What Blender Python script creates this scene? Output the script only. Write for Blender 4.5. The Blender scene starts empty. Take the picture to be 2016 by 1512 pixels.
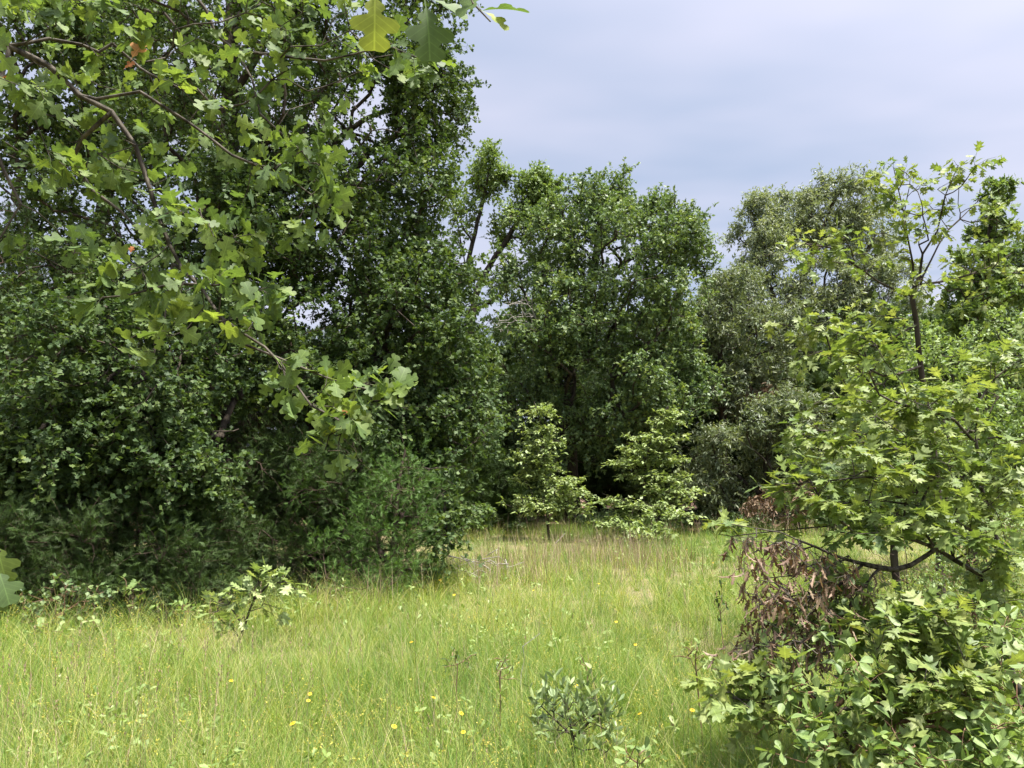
import bpy, math
import numpy as np
from mathutils import Vector

R = math.radians
rng = np.random.default_rng(11)
sc = bpy.context.scene

# ------------------------------------------------------------------ camera, sky, sun, exposure
CAM_H, FPX, IW, IH, HORIZON = 1.6, 1553.0, 2016.0, 1512.0, 940.0
PITCH = math.atan((HORIZON - IH / 2) / FPX)
cam_d = bpy.data.cameras.new("camera")
cam = bpy.data.objects.new("camera", cam_d)
sc.collection.objects.link(cam)
cam_d.sensor_width = 36.0
cam_d.lens = 36.0 * FPX / IW
cam_d.clip_start, cam_d.clip_end = 0.05, 2000.0
cam.location = (0, 0, CAM_H)
cam.rotation_euler = (R(90) + PITCH, 0, 0)
sc.camera = cam

SUN_EL, SUN_AZ = R(72), R(118)          # azimuth measured from +Y (view direction) towards +X (right)
sun_dir = Vector((math.sin(SUN_AZ) * math.cos(SUN_EL), math.cos(SUN_AZ) * math.cos(SUN_EL), math.sin(SUN_EL)))
sd = bpy.data.lights.new("sun", 'SUN')
sd.energy, sd.angle, sd.color = 2.7, R(6.0), (1.0, 0.95, 0.86)
so = bpy.data.objects.new("sun", sd)
sc.collection.objects.link(so)
so.rotation_euler = sun_dir.to_track_quat('Z', 'Y').to_euler()

w = bpy.data.worlds.new("World")
sc.world = w
w.use_nodes = True
nt = w.node_tree
nt.nodes.clear()
W = nt.nodes.new
out = W("ShaderNodeOutputWorld")
bg = W("ShaderNodeBackground")
bg.inputs['Strength'].default_value = 0.1
sky = W("ShaderNodeTexSky")
sky.sky_type = 'NISHITA'
sky.sun_disc = False
sky.sun_elevation, sky.sun_rotation = SUN_EL, SUN_AZ
sky.air_density, sky.dust_density = 1.2, 3.0
tc = W("ShaderNodeTexCoord")
sep = W("ShaderNodeSeparateXYZ")
nt.links.new(tc.outputs['Generated'], sep.inputs[0])
mx = W("ShaderNodeMath"); mx.operation = 'MAXIMUM'; mx.inputs[1].default_value = 0.06
nt.links.new(sep.outputs['Z'], mx.inputs[0])
dv = W("ShaderNodeVectorMath"); dv.operation = 'DIVIDE'
cmb = W("ShaderNodeCombineXYZ")
for k in range(3):
    nt.links.new(mx.outputs[0], cmb.inputs[k])
nt.links.new(tc.outputs['Generated'], dv.inputs[0])
nt.links.new(cmb.outputs[0], dv.inputs[1])
mp = W("ShaderNodeMapping")
mp.inputs['Rotation'].default_value = (0, 0, R(-28))
mp.inputs['Scale'].default_value = (0.55, 0.8, 1.0)
mp.inputs['Location'].default_value = (10.7, 14.95, 0)
nt.links.new(dv.outputs[0], mp.inputs['Vector'])
nz = W("ShaderNodeTexNoise")
nz.inputs['Scale'].default_value = 1.5
nz.inputs['Detail'].default_value = 3.5
nz.inputs['Roughness'].default_value = 0.45
nt.links.new(mp.outputs[0], nz.inputs['Vector'])
cr = W("ShaderNodeValToRGB")
cr.color_ramp.elements[0].position, cr.color_ramp.elements[1].position = 0.34, 0.68
cr.color_ramp.elements[0].color = (0.26, 0.302, 0.40, 1)
cr.color_ramp.elements[1].color = (0.42, 0.415, 0.495, 1)
nt.links.new(nz.outputs['Fac'], cr.inputs[0])
gain = W("ShaderNodeVectorMath"); gain.operation = 'SCALE'; gain.inputs['Scale'].default_value = 3.55
nt.links.new(cr.outputs[0], gain.inputs[0])
mixc = W("ShaderNodeMix"); mixc.data_type = 'RGBA'
mixc.inputs[0].default_value = 0.93
nt.links.new(sky.outputs[0], mixc.inputs[6])
nt.links.new(gain.outputs[0], mixc.inputs[7])
# thin cloud brightened round the (veiled) sun, high behind the camera, for added fill
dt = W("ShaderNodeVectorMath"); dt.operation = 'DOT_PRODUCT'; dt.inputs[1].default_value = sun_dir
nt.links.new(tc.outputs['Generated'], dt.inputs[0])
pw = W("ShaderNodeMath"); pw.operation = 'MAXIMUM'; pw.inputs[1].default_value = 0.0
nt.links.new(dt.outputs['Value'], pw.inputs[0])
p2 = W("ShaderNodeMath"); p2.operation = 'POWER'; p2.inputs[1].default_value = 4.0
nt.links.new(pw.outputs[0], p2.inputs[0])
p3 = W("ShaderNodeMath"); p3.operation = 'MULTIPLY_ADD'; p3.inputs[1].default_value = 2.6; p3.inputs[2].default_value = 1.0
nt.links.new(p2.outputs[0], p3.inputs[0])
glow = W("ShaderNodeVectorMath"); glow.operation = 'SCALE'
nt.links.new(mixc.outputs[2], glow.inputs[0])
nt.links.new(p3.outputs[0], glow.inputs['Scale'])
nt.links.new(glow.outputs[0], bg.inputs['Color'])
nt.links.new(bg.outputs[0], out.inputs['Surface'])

sc.view_settings.view_transform = 'Standard'
sc.view_settings.look = 'None'
sc.view_settings.exposure = 2.32
sc.view_settings.gamma = 1.0
cy = sc.cycles
cy.max_bounces, cy.diffuse_bounces, cy.glossy_bounces, cy.transmission_bounces, cy.transparent_max_bounces = 5, 4, 2, 4, 4
cy.use_denoising = True
cy.caustics_reflective = cy.caustics_refractive = False

# ------------------------------------------------------------------ helpers
CP, SP = math.cos(PITCH), math.sin(PITCH)


def P(px, py, d):
    """World point seen at photo pixel (px, py), d metres in front of the camera (measured along the ground)."""
    u, v = (px - IW / 2) / FPX, (IH / 2 - py) / FPX
    y = CP - v * SP
    return np.array([u, y, SP + v * CP]) * (d / y) + np.array([0, 0, CAM_H])


def G(px, d, z=0.0):
    return np.array([(px - IW / 2) / FPX * d / (CP + 0.1 * SP), d, z])


def gz(x, y):
    return 0.035 * np.sin(x * 0.7 + 1.0) * np.cos(y * 0.55) + 0.02 * np.sin(x * 1.9 + y * 1.3)


def unit(a):
    return a / np.maximum(np.linalg.norm(a, axis=-1, keepdims=True), 1e-9)


def rand_dir(n):
    return unit(rng.normal(size=(n, 3)))


class MB:
    """Collects vertices and faces and links them as one mesh object."""
    def __init__(self):
        self.v, self.f, self.a, self.n = [], [], [], 0
        self.uv = None

    def add(self, verts, faces, rnd, luv=None):
        verts = np.asarray(verts, dtype=np.float32).reshape(-1, 3)
        for fc in faces:
            if len(fc):
                self.f.append(np.asarray(fc, dtype=np.int32) + self.n)
        self.v.append(verts)
        if self.uv is not None:
            self.uv.append(np.zeros((len(verts), 3), dtype=np.float32) if luv is None else luv.astype(np.float32))
        self.a.append(np.broadcast_to(np.asarray(rnd, dtype=np.float32), (len(verts),)).copy())
        self.n += len(verts)

    def inst(self, tpl, pos, X, Y, Z, s, rnd, zs=None):
        tv, faces = tpl
        n, m = len(pos), len(tv)
        if n == 0:
            return
        z = tv[None, :, 2] if zs is None else tv[None, :, 2] * zs[:, None]
        vv = (tv[None, :, 0, None] * X[:, None] + tv[None, :, 1, None] * Y[:, None] + z[..., None] * Z[:, None])
        vv = vv * np.asarray(s).reshape(-1, 1, 1) + pos[:, None]
        off = (np.arange(n) * m)[:, None, None]
        self.add(vv.reshape(-1, 3), [(f[None] + off).reshape(-1, f.shape[1]) for f in faces if len(f)], np.repeat(rnd, m), np.tile(tv, (n, 1)))

    def mesh(self, name, mat, origin=(0, 0, 0), smooth=False):
        me = bpy.data.meshes.new(name)
        v = np.concatenate(self.v) - np.asarray(origin, dtype=np.float32)
        me.vertices.add(len(v))
        me.vertices.foreach_set("co", v.astype(np.float32).ravel())
        tot = np.concatenate([np.full(len(f), f.shape[1], dtype=np.int32) for f in self.f])
        idx = np.concatenate([f.ravel() for f in self.f])
        start = np.concatenate([[0], np.cumsum(tot)[:-1]]).astype(np.int32)
        me.loops.add(len(idx))
        me.loops.foreach_set("vertex_index", idx.astype(np.int32))
        me.polygons.add(len(tot))
        me.polygons.foreach_set("loop_start", start)
        me.polygons.foreach_set("loop_total", tot)
        if smooth:
            me.polygons.foreach_set("use_smooth", np.ones(len(tot), dtype=bool))
        at = me.attributes.new("rnd", 'FLOAT', 'POINT')
        at.data.foreach_set("value", np.concatenate(self.a))
        if self.uv:
            al = me.attributes.new("luv", 'FLOAT_VECTOR', 'POINT')
            al.data.foreach_set("vector", np.concatenate(self.uv).ravel())
        me.update(calc_edges=True)
        me.materials.append(mat)
        return me

    def build(self, name, mat, parent=None, smooth=False):
        if self.n == 0:
            return None
        o_ = parent
        origin = np.zeros(3)
        while o_ is not None:
            origin = origin + np.array(o_.location)
            o_ = o_.parent
        ob = bpy.data.objects.new(name, self.mesh(name, mat, origin, smooth))
        sc.collection.objects.link(ob)
        ob.parent = parent
        return ob


def thing(name, label, cat, loc, group=None):
    o = bpy.data.objects.new(name, None)
    sc.collection.objects.link(o)
    o.location = [float(t) for t in loc]
    o.empty_display_size = 0.2
    o["label"], o["category"] = label, cat
    if group:
        o["group"] = group
    return o


def dup(root, loc, rotz, scale, label, group):
    r = root.copy()
    sc.collection.objects.link(r)
    r.location = [float(t) for t in loc]
    r.rotation_euler = (0, 0, rotz)
    r.scale = (scale[0], scale[0], scale[1])
    r["label"], r["group"] = label, group
    for ch in root.children:
        c = ch.copy()
        sc.collection.objects.link(c)
        c.parent = r
    return r


# ------------------------------------------------------------------ materials
def new_mat(name):
    m = bpy.data.materials.new(name)
    m.use_nodes = True
    m.node_tree.nodes.clear()
    return m, m.node_tree.nodes, m.node_tree.links


def ramp(N, cols, pos=None):
    r = N.new("ShaderNodeValToRGB")
    el = r.color_ramp.elements
    while len(el) < len(cols):
        el.new(0.5)
    for i, c in enumerate(cols):
        el[i].position = pos[i] if pos else i / (len(cols) - 1)
        el[i].color = (*c, 1)
    return r


VEINED = set()


def leaf_mat(name, cols, pos=None, transl=0.30, rough=0.52, spec=0.42, back=1.3, tcol=(1.2, 1.2, 0.55), veins=False):
    m, N, L = new_mat(name)
    o = N.new("ShaderNodeOutputMaterial")
    at = N.new("ShaderNodeAttribute"); at.attribute_name = "rnd"
    r = ramp(N, cols, pos)
    L.new(at.outputs['Fac'], r.inputs[0])
    base = r.outputs[0]
    if veins:
        def M(op, a, b=None, c=None):
            q = N.new("ShaderNodeMath"); q.operation = op
            for i, t_ in enumerate((a, b, c)):
                if t_ is None:
                    continue
                if isinstance(t_, (int, float)):
                    q.inputs[i].default_value = t_
                else:
                    L.new(t_, q.inputs[i])
            return q.outputs[0]
        au = N.new("ShaderNodeAttribute"); au.attribute_name = "luv"
        sx = N.new("ShaderNodeSeparateXYZ")
        L.new(au.outputs['Vector'], sx.inputs[0])
        ax = M('ABSOLUTE', sx.outputs['X'])
        mid = M('LESS_THAN', ax, 0.014)
        ph = M('MULTIPLY_ADD', ax, -0.8, sx.outputs['Y'])
        fr = M('FRACT', M('MULTIPLY', ph, 8.0))
        side = M('LESS_THAN', M('ABSOLUTE', M('SUBTRACT', fr, 0.5)), 0.07)
        vv = M('MAXIMUM', mid, M('MULTIPLY', side, 0.55))
        tcn = N.new("ShaderNodeTexCoord")
        ns = N.new("ShaderNodeTexNoise")
        ns.inputs['Scale'].default_value, ns.inputs['Detail'].default_value = 38, 4
        L.new(tcn.outputs['Object'], ns.inputs['Vector'])
        br = M('MULTIPLY_ADD', ns.outputs['Fac'], 1.1, 0.45)
        fac = M('MULTIPLY', br, M('MULTIPLY_ADD', vv, 0.45, 1.0))
        vm = N.new("ShaderNodeVectorMath"); vm.operation = 'SCALE'
        L.new(base, vm.inputs[0]); L.new(fac, vm.inputs['Scale'])
        base = vm.outputs[0]
        VEINED.add(name)
    geo = N.new("ShaderNodeNewGeometry")
    bk = N.new("ShaderNodeMix"); bk.data_type = 'RGBA'; bk.blend_type = 'MIX'
    sc_ = N.new("ShaderNodeVectorMath"); sc_.operation = 'MULTIPLY'
    sc_.inputs[1].default_value = (back, back * 0.99, back * 1.15)
    L.new(base, sc_.inputs[0])
    L.new(geo.outputs['Backfacing'], bk.inputs[0])
    L.new(base, bk.inputs[6])
    L.new(sc_.outputs[0], bk.inputs[7])
    pr = N.new("ShaderNodeBsdfPrincipled")
    pr.inputs['Roughness'].default_value = rough
    pr.inputs['Specular IOR Level'].default_value = spec
    L.new(bk.outputs[2], pr.inputs['Base Color'])
    tr = N.new("ShaderNodeBsdfTranslucent")
    tm = N.new("ShaderNodeVectorMath"); tm.operation = 'MULTIPLY'
    tm.inputs[1].default_value = tcol
    L.new(base, tm.inputs[0])
    L.new(tm.outputs[0], tr.inputs['Color'])
    mix = N.new("ShaderNodeMixShader")
    mix.inputs[0].default_value = transl
    L.new(pr.outputs[0], mix.inputs[1])
    L.new(tr.outputs[0], mix.inputs[2])
    L.new(mix.outputs[0], o.inputs['Surface'])
    return m


def bark_mat(name, c0, c1, scale=14.0, bump=0.5):
    m, N, L = new_mat(name)
    o = N.new("ShaderNodeOutputMaterial")
    t = N.new("ShaderNodeTexCoord")
    mpn = N.new("ShaderNodeMapping"); mpn.inputs['Scale'].default_value = (1, 1, 0.3)
    L.new(t.outputs['Object'], mpn.inputs[0])
    n = N.new("ShaderNodeTexNoise")
    n.inputs['Scale'].default_value, n.inputs['Detail'].default_value = scale, 5
    L.new(mpn.outputs[0], n.inputs['Vector'])
    r = ramp(N, [c0, c1], [0.35, 0.68])
    L.new(n.outputs['Fac'], r.inputs[0])
    pr = N.new("ShaderNodeBsdfPrincipled")
    pr.inputs['Roughness'].default_value = 0.9
    pr.inputs['Specular IOR Level'].default_value = 0.15
    L.new(r.outputs[0], pr.inputs['Base Color'])
    b = N.new("ShaderNodeBump")
    b.inputs['Strength'].default_value, b.inputs['Distance'].default_value = bump, 0.02
    L.new(n.outputs['Fac'], b.inputs['Height'])
    L.new(b.outputs[0], pr.inputs['Normal'])
    L.new(pr.outputs[0], o.inputs['Surface'])
    return m


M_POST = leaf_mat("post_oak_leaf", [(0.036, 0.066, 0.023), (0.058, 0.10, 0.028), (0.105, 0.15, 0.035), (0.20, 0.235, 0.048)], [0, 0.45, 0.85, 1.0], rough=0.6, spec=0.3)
M_NEAR = leaf_mat("near_oak_leaf", [(0.065, 0.11, 0.04), (0.105, 0.16, 0.045), (0.17, 0.225, 0.05), (0.28, 0.32, 0.06)], [0, 0.4, 0.8, 1.0], transl=0.42, rough=0.58, spec=0.35, back=1.4, veins=True)
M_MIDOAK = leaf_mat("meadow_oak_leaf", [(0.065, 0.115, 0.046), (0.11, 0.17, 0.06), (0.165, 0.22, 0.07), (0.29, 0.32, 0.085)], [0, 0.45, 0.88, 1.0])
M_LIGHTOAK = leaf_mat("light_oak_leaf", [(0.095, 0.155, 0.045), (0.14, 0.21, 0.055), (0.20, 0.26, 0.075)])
M_PALE = leaf_mat("pale_tree_leaf", [(0.13, 0.17, 0.09), (0.19, 0.23, 0.13), (0.27, 0.30, 0.18)], rough=0.5)
M_DULL = leaf_mat("dull_tree_leaf", [(0.085, 0.12, 0.062), (0.125, 0.16, 0.078), (0.185, 0.21, 0.10)], rough=0.5)
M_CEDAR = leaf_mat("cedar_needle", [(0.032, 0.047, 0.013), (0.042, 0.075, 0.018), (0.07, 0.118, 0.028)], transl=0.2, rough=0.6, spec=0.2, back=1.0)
M_CEDARLIT = leaf_mat("sunlit_blue_green_cedar_needle", [(0.055, 0.10, 0.022), (0.08, 0.155, 0.032), (0.125, 0.225, 0.048)], transl=0.25, rough=0.6, spec=0.2, back=1.0)  # lighter than the other cedars' needles: sunshine put into the colour
M_SAPL = leaf_mat("sapling_leaf", [(0.14, 0.20, 0.065), (0.21, 0.275, 0.09), (0.30, 0.35, 0.15)], rough=0.5, veins=True)
M_YOUNG = leaf_mat("young_oak_leaf", [(0.085, 0.14, 0.04), (0.14, 0.195, 0.05), (0.21, 0.255, 0.075), (0.27, 0.29, 0.09)], transl=0.36, rough=0.52, spec=0.4, veins=True)
M_BUSH = leaf_mat("bush_leaf", [(0.10, 0.165, 0.05), (0.165, 0.235, 0.07), (0.23, 0.30, 0.10)], transl=0.33, rough=0.5, spec=0.4, veins=True)
M_GREYLEAF = leaf_mat("grey_shrub_leaf", [(0.13, 0.19, 0.075), (0.19, 0.26, 0.10), (0.29, 0.34, 0.14)], transl=0.25, rough=0.45)
M_DEAD = leaf_mat("dead_leaf", [(0.06, 0.036, 0.02), (0.135, 0.09, 0.052), (0.25, 0.19, 0.12)], transl=0.12, rough=0.65, spec=0.25, back=1.2, tcol=(1.2, 0.8, 0.4), veins=True)
M_ORANGE = leaf_mat("withered_leaf", [(0.45, 0.16, 0.05), (0.55, 0.30, 0.14)], transl=0.35, back=1.1, tcol=(1.3, 0.9, 0.5), veins=True)
M_GRASS = leaf_mat("grass_blade", [(0.07, 0.155, 0.024), (0.145, 0.245, 0.033), (0.26, 0.325, 0.05), (0.42, 0.40, 0.115), (0.53, 0.44, 0.24)], [0, 0.35, 0.62, 0.85, 1.0], transl=0.38, rough=0.5, spec=0.3, back=1.0, tcol=(1.1, 1.15, 0.5))
M_STRAW = leaf_mat("dry_stem", [(0.17, 0.115, 0.065), (0.34, 0.255, 0.15), (0.50, 0.40, 0.25)], transl=0.15, rough=0.7, back=1.0, tcol=(1, 0.9, 0.6))
M_FLECK = leaf_mat("weed_flower", [(0.30, 0.32, 0.045), (0.40, 0.38, 0.06), (0.44, 0.30, 0.06)], transl=0.3, back=1.0)
M_WEED = leaf_mat("weed_leaf", [(0.13, 0.20, 0.05), (0.20, 0.28, 0.07), (0.32, 0.38, 0.15)], transl=0.3)
M_PETAL = leaf_mat("yellow_petal", [(0.75, 0.48, 0.02), (0.85, 0.60, 0.03)], transl=0.25, back=1.0, tcol=(1.1, 1, 0.4))
M_EYE = bark_mat("flower_eye", (0.35, 0.18, 0.02), (0.6, 0.36, 0.04), 300, 0.2)
M_BARK = bark_mat("dark_oak_bark", (0.022, 0.017, 0.013), (0.085, 0.07, 0.055))
M_TWIG = bark_mat("lichened_twig_bark", (0.022, 0.018, 0.015), (0.12, 0.105, 0.085), 40)
M_CBARK = bark_mat("cedar_bark", (0.035, 0.025, 0.02), (0.12, 0.085, 0.065))
M_GREYWOOD = bark_mat("weathered_wood", (0.18, 0.16, 0.14), (0.42, 0.39, 0.35), 25)
M_REDSTEM = bark_mat("reddish_stem", (0.12, 0.06, 0.04), (0.30, 0.19, 0.13), 30)


# ------------------------------------------------------------------ leaf templates (x across, y along, z up)
def leaf_tpl(half, fold=0.25, curl=-0.25):
    vs, qs = [], []
    rows = []
    for row in half:
        yr, x = row[0], row[1]
        yo = row[2] if len(row) > 2 else yr
        i = len(vs)
        for (xx, yy) in ((-x, yo), (0, yr), (x, yo)):
            vs.append((xx, yy, fold * abs(xx) + curl * yy * yy))
        rows.append(i)
    for a, b in zip(rows[:-1], rows[1:]):
        qs += [(a, a + 1, b + 1, b), (a + 1, a + 2, b + 2, b + 1)]
    return np.array(vs, dtype=np.float32), [np.array(qs, dtype=np.int32)]


def diamond(wd, fold=0.3, curl=-0.15, mid=0.55):
    v = np.array([(0, 0, 0), (0, 1, curl), (-wd, mid, fold * wd + curl * .3), (wd, mid, fold * wd + curl * .3)], dtype=np.float32)
    return v, [np.array([(0, 1, 2), (0, 3, 1)], dtype=np.int32)]


T_POST = leaf_tpl([(0, .012), (.16, .014), (.22, .06), (.30, .15), (.35, .17, .37), (.39, .10, .42), (.44, .12, .46), (.52, .34, .54), (.60, .41, .63),
                   (.67, .36, .73), (.70, .19, .735), (.76, .15, .78), (.83, .24, .84), (.90, .26, .92), (.95, .15, .99), (.96, .03, .97)], 0.2, -0.28)
T_POSTMID = leaf_tpl([(0, .015), (.28, .10), (.58, .42, .62), (.72, .17, .74), (.95, .22, .92)], 0.25, -0.25)
T_FAR = diamond(0.36)
T_FARLOBE = leaf_tpl([(0, .02), (.5, .36, .58), (.68, .14), (1.0, .16, .93)], 0.3, -0.2)
T_NARROW = diamond(0.15, 0.3, -0.25)
T_RED = leaf_tpl([(0, .012), (.20, .014), (.26, .08), (.33, .24, .40), (.38, .16, .42), (.46, .13, .48), (.52, .26, .58), (.60, .40, .74),
                  (.62, .20, .66), (.72, .15, .74), (.78, .22, .84), (.86, .25, .98), (.88, .09, .90), (1.0, .008, 1.02)], 0.22, -0.28)
T_OB = leaf_tpl([(0, .012), (.10, .014), (.30, .13), (.55, .23), (.78, .24), (.93, .13), (1.0, .01)], 0.3, -0.2)
T_OBS = leaf_tpl([(0, .02), (.35, .17), (.75, .22), (1.0, .02)], 0.3, -0.15)
T_SHRUB = leaf_tpl([(0, .02), (.3, .12), (.65, .17), (1.0, .02)], 0.3, -0.12)
T_DEAD = leaf_tpl([(0, .012), (.15, .014), (.30, .13), (.42, .05), (.58, .17), (.66, .06), (.82, .12), (1.0, .01)], 1.1, -0.6)


def cedar_tpl(k=6, ln=0.42, wd=0.045, seed=1):
    r = np.random.default_rng(seed)
    vs, ts = [(-wd * .6, 0, 0), (wd * .6, 0, 0), (0, 1, 0.02)], [(0, 1, 2)]
    for i in range(k):
        y = 0.12 + 0.72 * i / k
        s = 1 if i % 2 else -1
        l = ln * (1 - 0.55 * y) * r.uniform(.8, 1.2)
        a = R(r.uniform(32, 55))
        z = r.uniform(-.16, .16)
        d = np.array([s * math.sin(a), math.cos(a), z]) * l
        n = len(vs)
        vs += [(0, y - wd * .8, 0), (0, y + wd * .8, 0), (d[0], y + d[1], d[2])]
        ts.append((n, n + 1, n + 2))
    return np.array(vs, dtype=np.float32), [np.array(ts, dtype=np.int32)]


T_CEDAR = cedar_tpl(7, .45, .055)
T_CEDARF = cedar_tpl(9, .42, .042, 4)


# ------------------------------------------------------------------ branch skeletons
def curve(pts, step=0.35, wob=0.03):
    """Catmull-Rom through pts, resampled about every step metres."""
    p = np.asarray(pts, dtype=float)
    if len(p) < 2:
        return p
    q = np.vstack([2 * p[0] - p[1], p, 2 * p[-1] - p[-2]])
    res = [p[0]]
    for i in range(1, len(q) - 2):
        n = max(1, int(np.linalg.norm(q[i + 1] - q[i]) / step))
        for t in np.linspace(0, 1, n + 1)[1:]:
            a, b, c, d = q[i - 1], q[i], q[i + 1], q[i + 2]
            res.append(0.5 * ((2 * b) + (c - a) * t + (2 * a - 5 * b + 4 * c - d) * t * t + (3 * b - a - 3 * c + d) * t ** 3))
    res = np.array(res)
    if len(res) > 2:
        res[1:] += rng.normal(size=res[1:].shape) * wob * step
    return res


def skeleton(chains, pts, bf=0.35, wob=0.12, start_frac=0.0, hmin=None):
    """Nodes and parents: given chains first, then each crown point joined where wire plus path is shortest."""
    pos, par, plen = [], [], []
    for ci, c in enumerate(chains):
        c = np.asarray(c)
        if ci == 0:
            last = -1
        else:
            A = np.array(pos)
            last = int(np.argmin(np.linalg.norm(A - c[0], axis=1)))
        for q in c:
            pos.append(q); par.append(last)
            plen.append(0 if last < 0 else plen[last] + np.linalg.norm(q - pos[last]))
            last = len(pos) - 1
    nchain = len(pos)
    if len(pts):
        pts = np.asarray(pts)
        A = np.array(pos); PL = np.array(plen)
        ok = np.ones(len(A), bool)
        if hmin is not None:
            ok = A[:, 2] > hmin
            ok[-1] = True
        D = np.linalg.norm(pts[:, None] - A[None], axis=2) + bf * PL[None]
        D[:, ~ok] = 1e9
        cost, who = D.min(1), D.argmin(1)
        todo = np.ones(len(pts), bool)
        for _ in range(len(pts)):
            j = int(np.argmin(np.where(todo, cost, 1e9)))
            todo[j] = False
            i = int(who[j])
            pl = plen[i] + np.linalg.norm(pts[j] - pos[i])
            pos.append(pts[j]); par.append(i); plen.append(pl)
            k = len(pos) - 1
            dnew = np.linalg.norm(pts - pts[j], axis=1) + bf * pl
            upd = todo & (dnew < cost)
            cost[upd] = dnew[upd]; who[upd] = k
    pos, par = np.array(pos), np.array(par)
    # bent midpoints for crown edges
    P2, Q2 = list(pos[:nchain]), list(par[:nchain])
    remap = {i: i for i in range(nchain)}
    for k in range(nchain, len(pos)):
        p = par[k]
        g = par[p] if par[p] >= 0 else p
        e = pos[k] - pos[p]
        ln = np.linalg.norm(e)
        pi = remap[p]
        if ln > 0.12:
            t0 = pos[p] - pos[g]
            t0 = t0 / max(np.linalg.norm(t0), 1e-6)
            m = (pos[k] + pos[p]) / 2 + ln * 0.14 * (t0 * 0.7 - e / ln) + rng.normal(size=3) * wob * ln * 0.4
            P2.append(m); Q2.append(pi); pi = len(P2) - 1
        P2.append(pos[k]); Q2.append(pi); remap[k] = len(P2) - 1
    return np.array(P2), np.array(Q2), nchain


def radii(pos, par, tip, expo=2.3, rmin=None):
    n = len(pos)
    acc = np.zeros(n)
    kids = np.zeros(n, int)
    for i in range(n - 1, -1, -1):
        if kids[i] == 0:
            acc[i] = tip ** expo
        p = par[i]
        if p >= 0:
            acc[p] += acc[i] * 1.004
            kids[p] += 1
    return acc ** (1 / expo), kids


def tubes(mb, A, B, ra, rb, sides):
    n = len(A)
    if n == 0:
        return
    d = unit(B - A)
    ref = np.where(np.abs(d[:, 2:3]) < 0.9, np.array([[0, 0, 1.0]]), np.array([[1.0, 0, 0]]))
    u = unit(np.cross(d, ref)); v = np.cross(d, u)
    ang = np.arange(sides) * 2 * math.pi / sides
    ring = u[:, None] * np.cos(ang)[None, :, None] + v[:, None] * np.sin(ang)[None, :, None]
    B2 = B + d * (rb * 0.5)[:, None]
    V = np.concatenate([A[:, None] + ring * ra[:, None, None], B2[:, None] + ring * rb[:, None, None]], axis=1)
    k = np.arange(sides)
    q = np.stack([k, (k + 1) % sides, sides + (k + 1) % sides, sides + k], axis=1)
    F = (q[None] + (np.arange(n) * 2 * sides)[:, None, None]).reshape(-1, 4)
    mb.add(V.reshape(-1, 3), [F], 0.5)


def wood(mb, pos, par, rad, thin_sides=4):
    idx = np.where(par >= 0)[0]
    p = par[idx]
    big = {}
    for i in idx:
        q = par[i]
        if q not in big or rad[i] > rad[big[q]]:
            big[q] = i
    main = np.array([big[par[i]] == i for i in idx])
    ra = np.where(main, rad[p], np.minimum(rad[p], rad[idx] * 1.25))
    ra = np.minimum(ra, rad[idx] * 1.6)
    for lo, hi, s in ((0.05, 9, 10), (0.015, 0.05, 6), (0, 0.015, thin_sides)):
        sel = (rad[idx] >= lo) & (rad[idx] < hi)
        tubes(mb, pos[p[sel]], pos[idx[sel]], ra[sel], rad[idx[sel]], s)


def leaves(mb_leaf, mb_wood, tip_pos, tip_dir, tpl, size, twigs=2, twig_len=0.35, per=8, up=0.9, droop=0.15, along=0.5,
           rnd=(0, 1), twig_r=0.003, spread=0.9, rise=0.25, wood_frac=1.0, outw=0.3, bias=1.6, flat=1.0):
    """Twigs leave each tip, leaves sit along them, crowded towards their ends."""
    n = len(tip_pos)
    if n == 0:
        return
    k = n * twigs
    bp = np.repeat(tip_pos, twigs, axis=0)
    bd = np.repeat(tip_dir, twigs, axis=0)
    td = bd * 0.7 + rand_dir(k) * spread
    td[:, 2] *= flat
    td = unit(td + np.array([0, 0, rise]))
    tl = twig_len * rng.uniform(.5, 1.3, k)
    te = bp + td * tl[:, None] - np.array([0, 0, 1]) * (tl * droop * 0.5)[:, None]
    tm = (bp + te) / 2 + np.array([0, 0, 1]) * (tl * 0.08)[:, None]
    if mb_wood is not None and wood_frac > 0:
        s = rng.random(k) < wood_frac
        tr = np.full(s.sum(), twig_r)
        tubes(mb_wood, bp[s], tm[s], tr, tr * .8, 3)
        tubes(mb_wood, tm[s], te[s], tr * .8, tr * .5, 3)
    m = k * per
    t = 1 - rng.random(m) ** bias
    t = np.clip(t * 1.02, 0.08, 1)
    ti = np.repeat(np.arange(k), per)
    a = np.where((t < .5)[:, None], bp[ti] + (tm[ti] - bp[ti]) * (t * 2)[:, None], tm[ti] + (te[ti] - tm[ti]) * (t * 2 - 1)[:, None])
    Y = td[ti] * along + rand_dir(m) * 0.95
    Y[:, 2] *= flat
    Y = unit(Y - np.array([0, 0, 1]) * droop)
    h = np.array([0, 0, 1.0]) * up + rand_dir(m) * 0.75 + td[ti] * outw
    Z = unit(h - (h * Y).sum(1, keepdims=True) * Y)
    X = np.cross(Y, Z)
    s = size * rng.uniform(.6, 1.2, m)
    clump = np.repeat(rng.random(n), twigs * per)
    rr = np.clip(rnd[0] + (rnd[1] - rnd[0]) * np.clip(0.55 * rng.random(m) + 0.45 * clump, 0, 1) , 0, 1)
    mb_leaf.inst(tpl, a, X, Y, Z, s, rr, rng.uniform(-0.6, 1.6, m))


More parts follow.
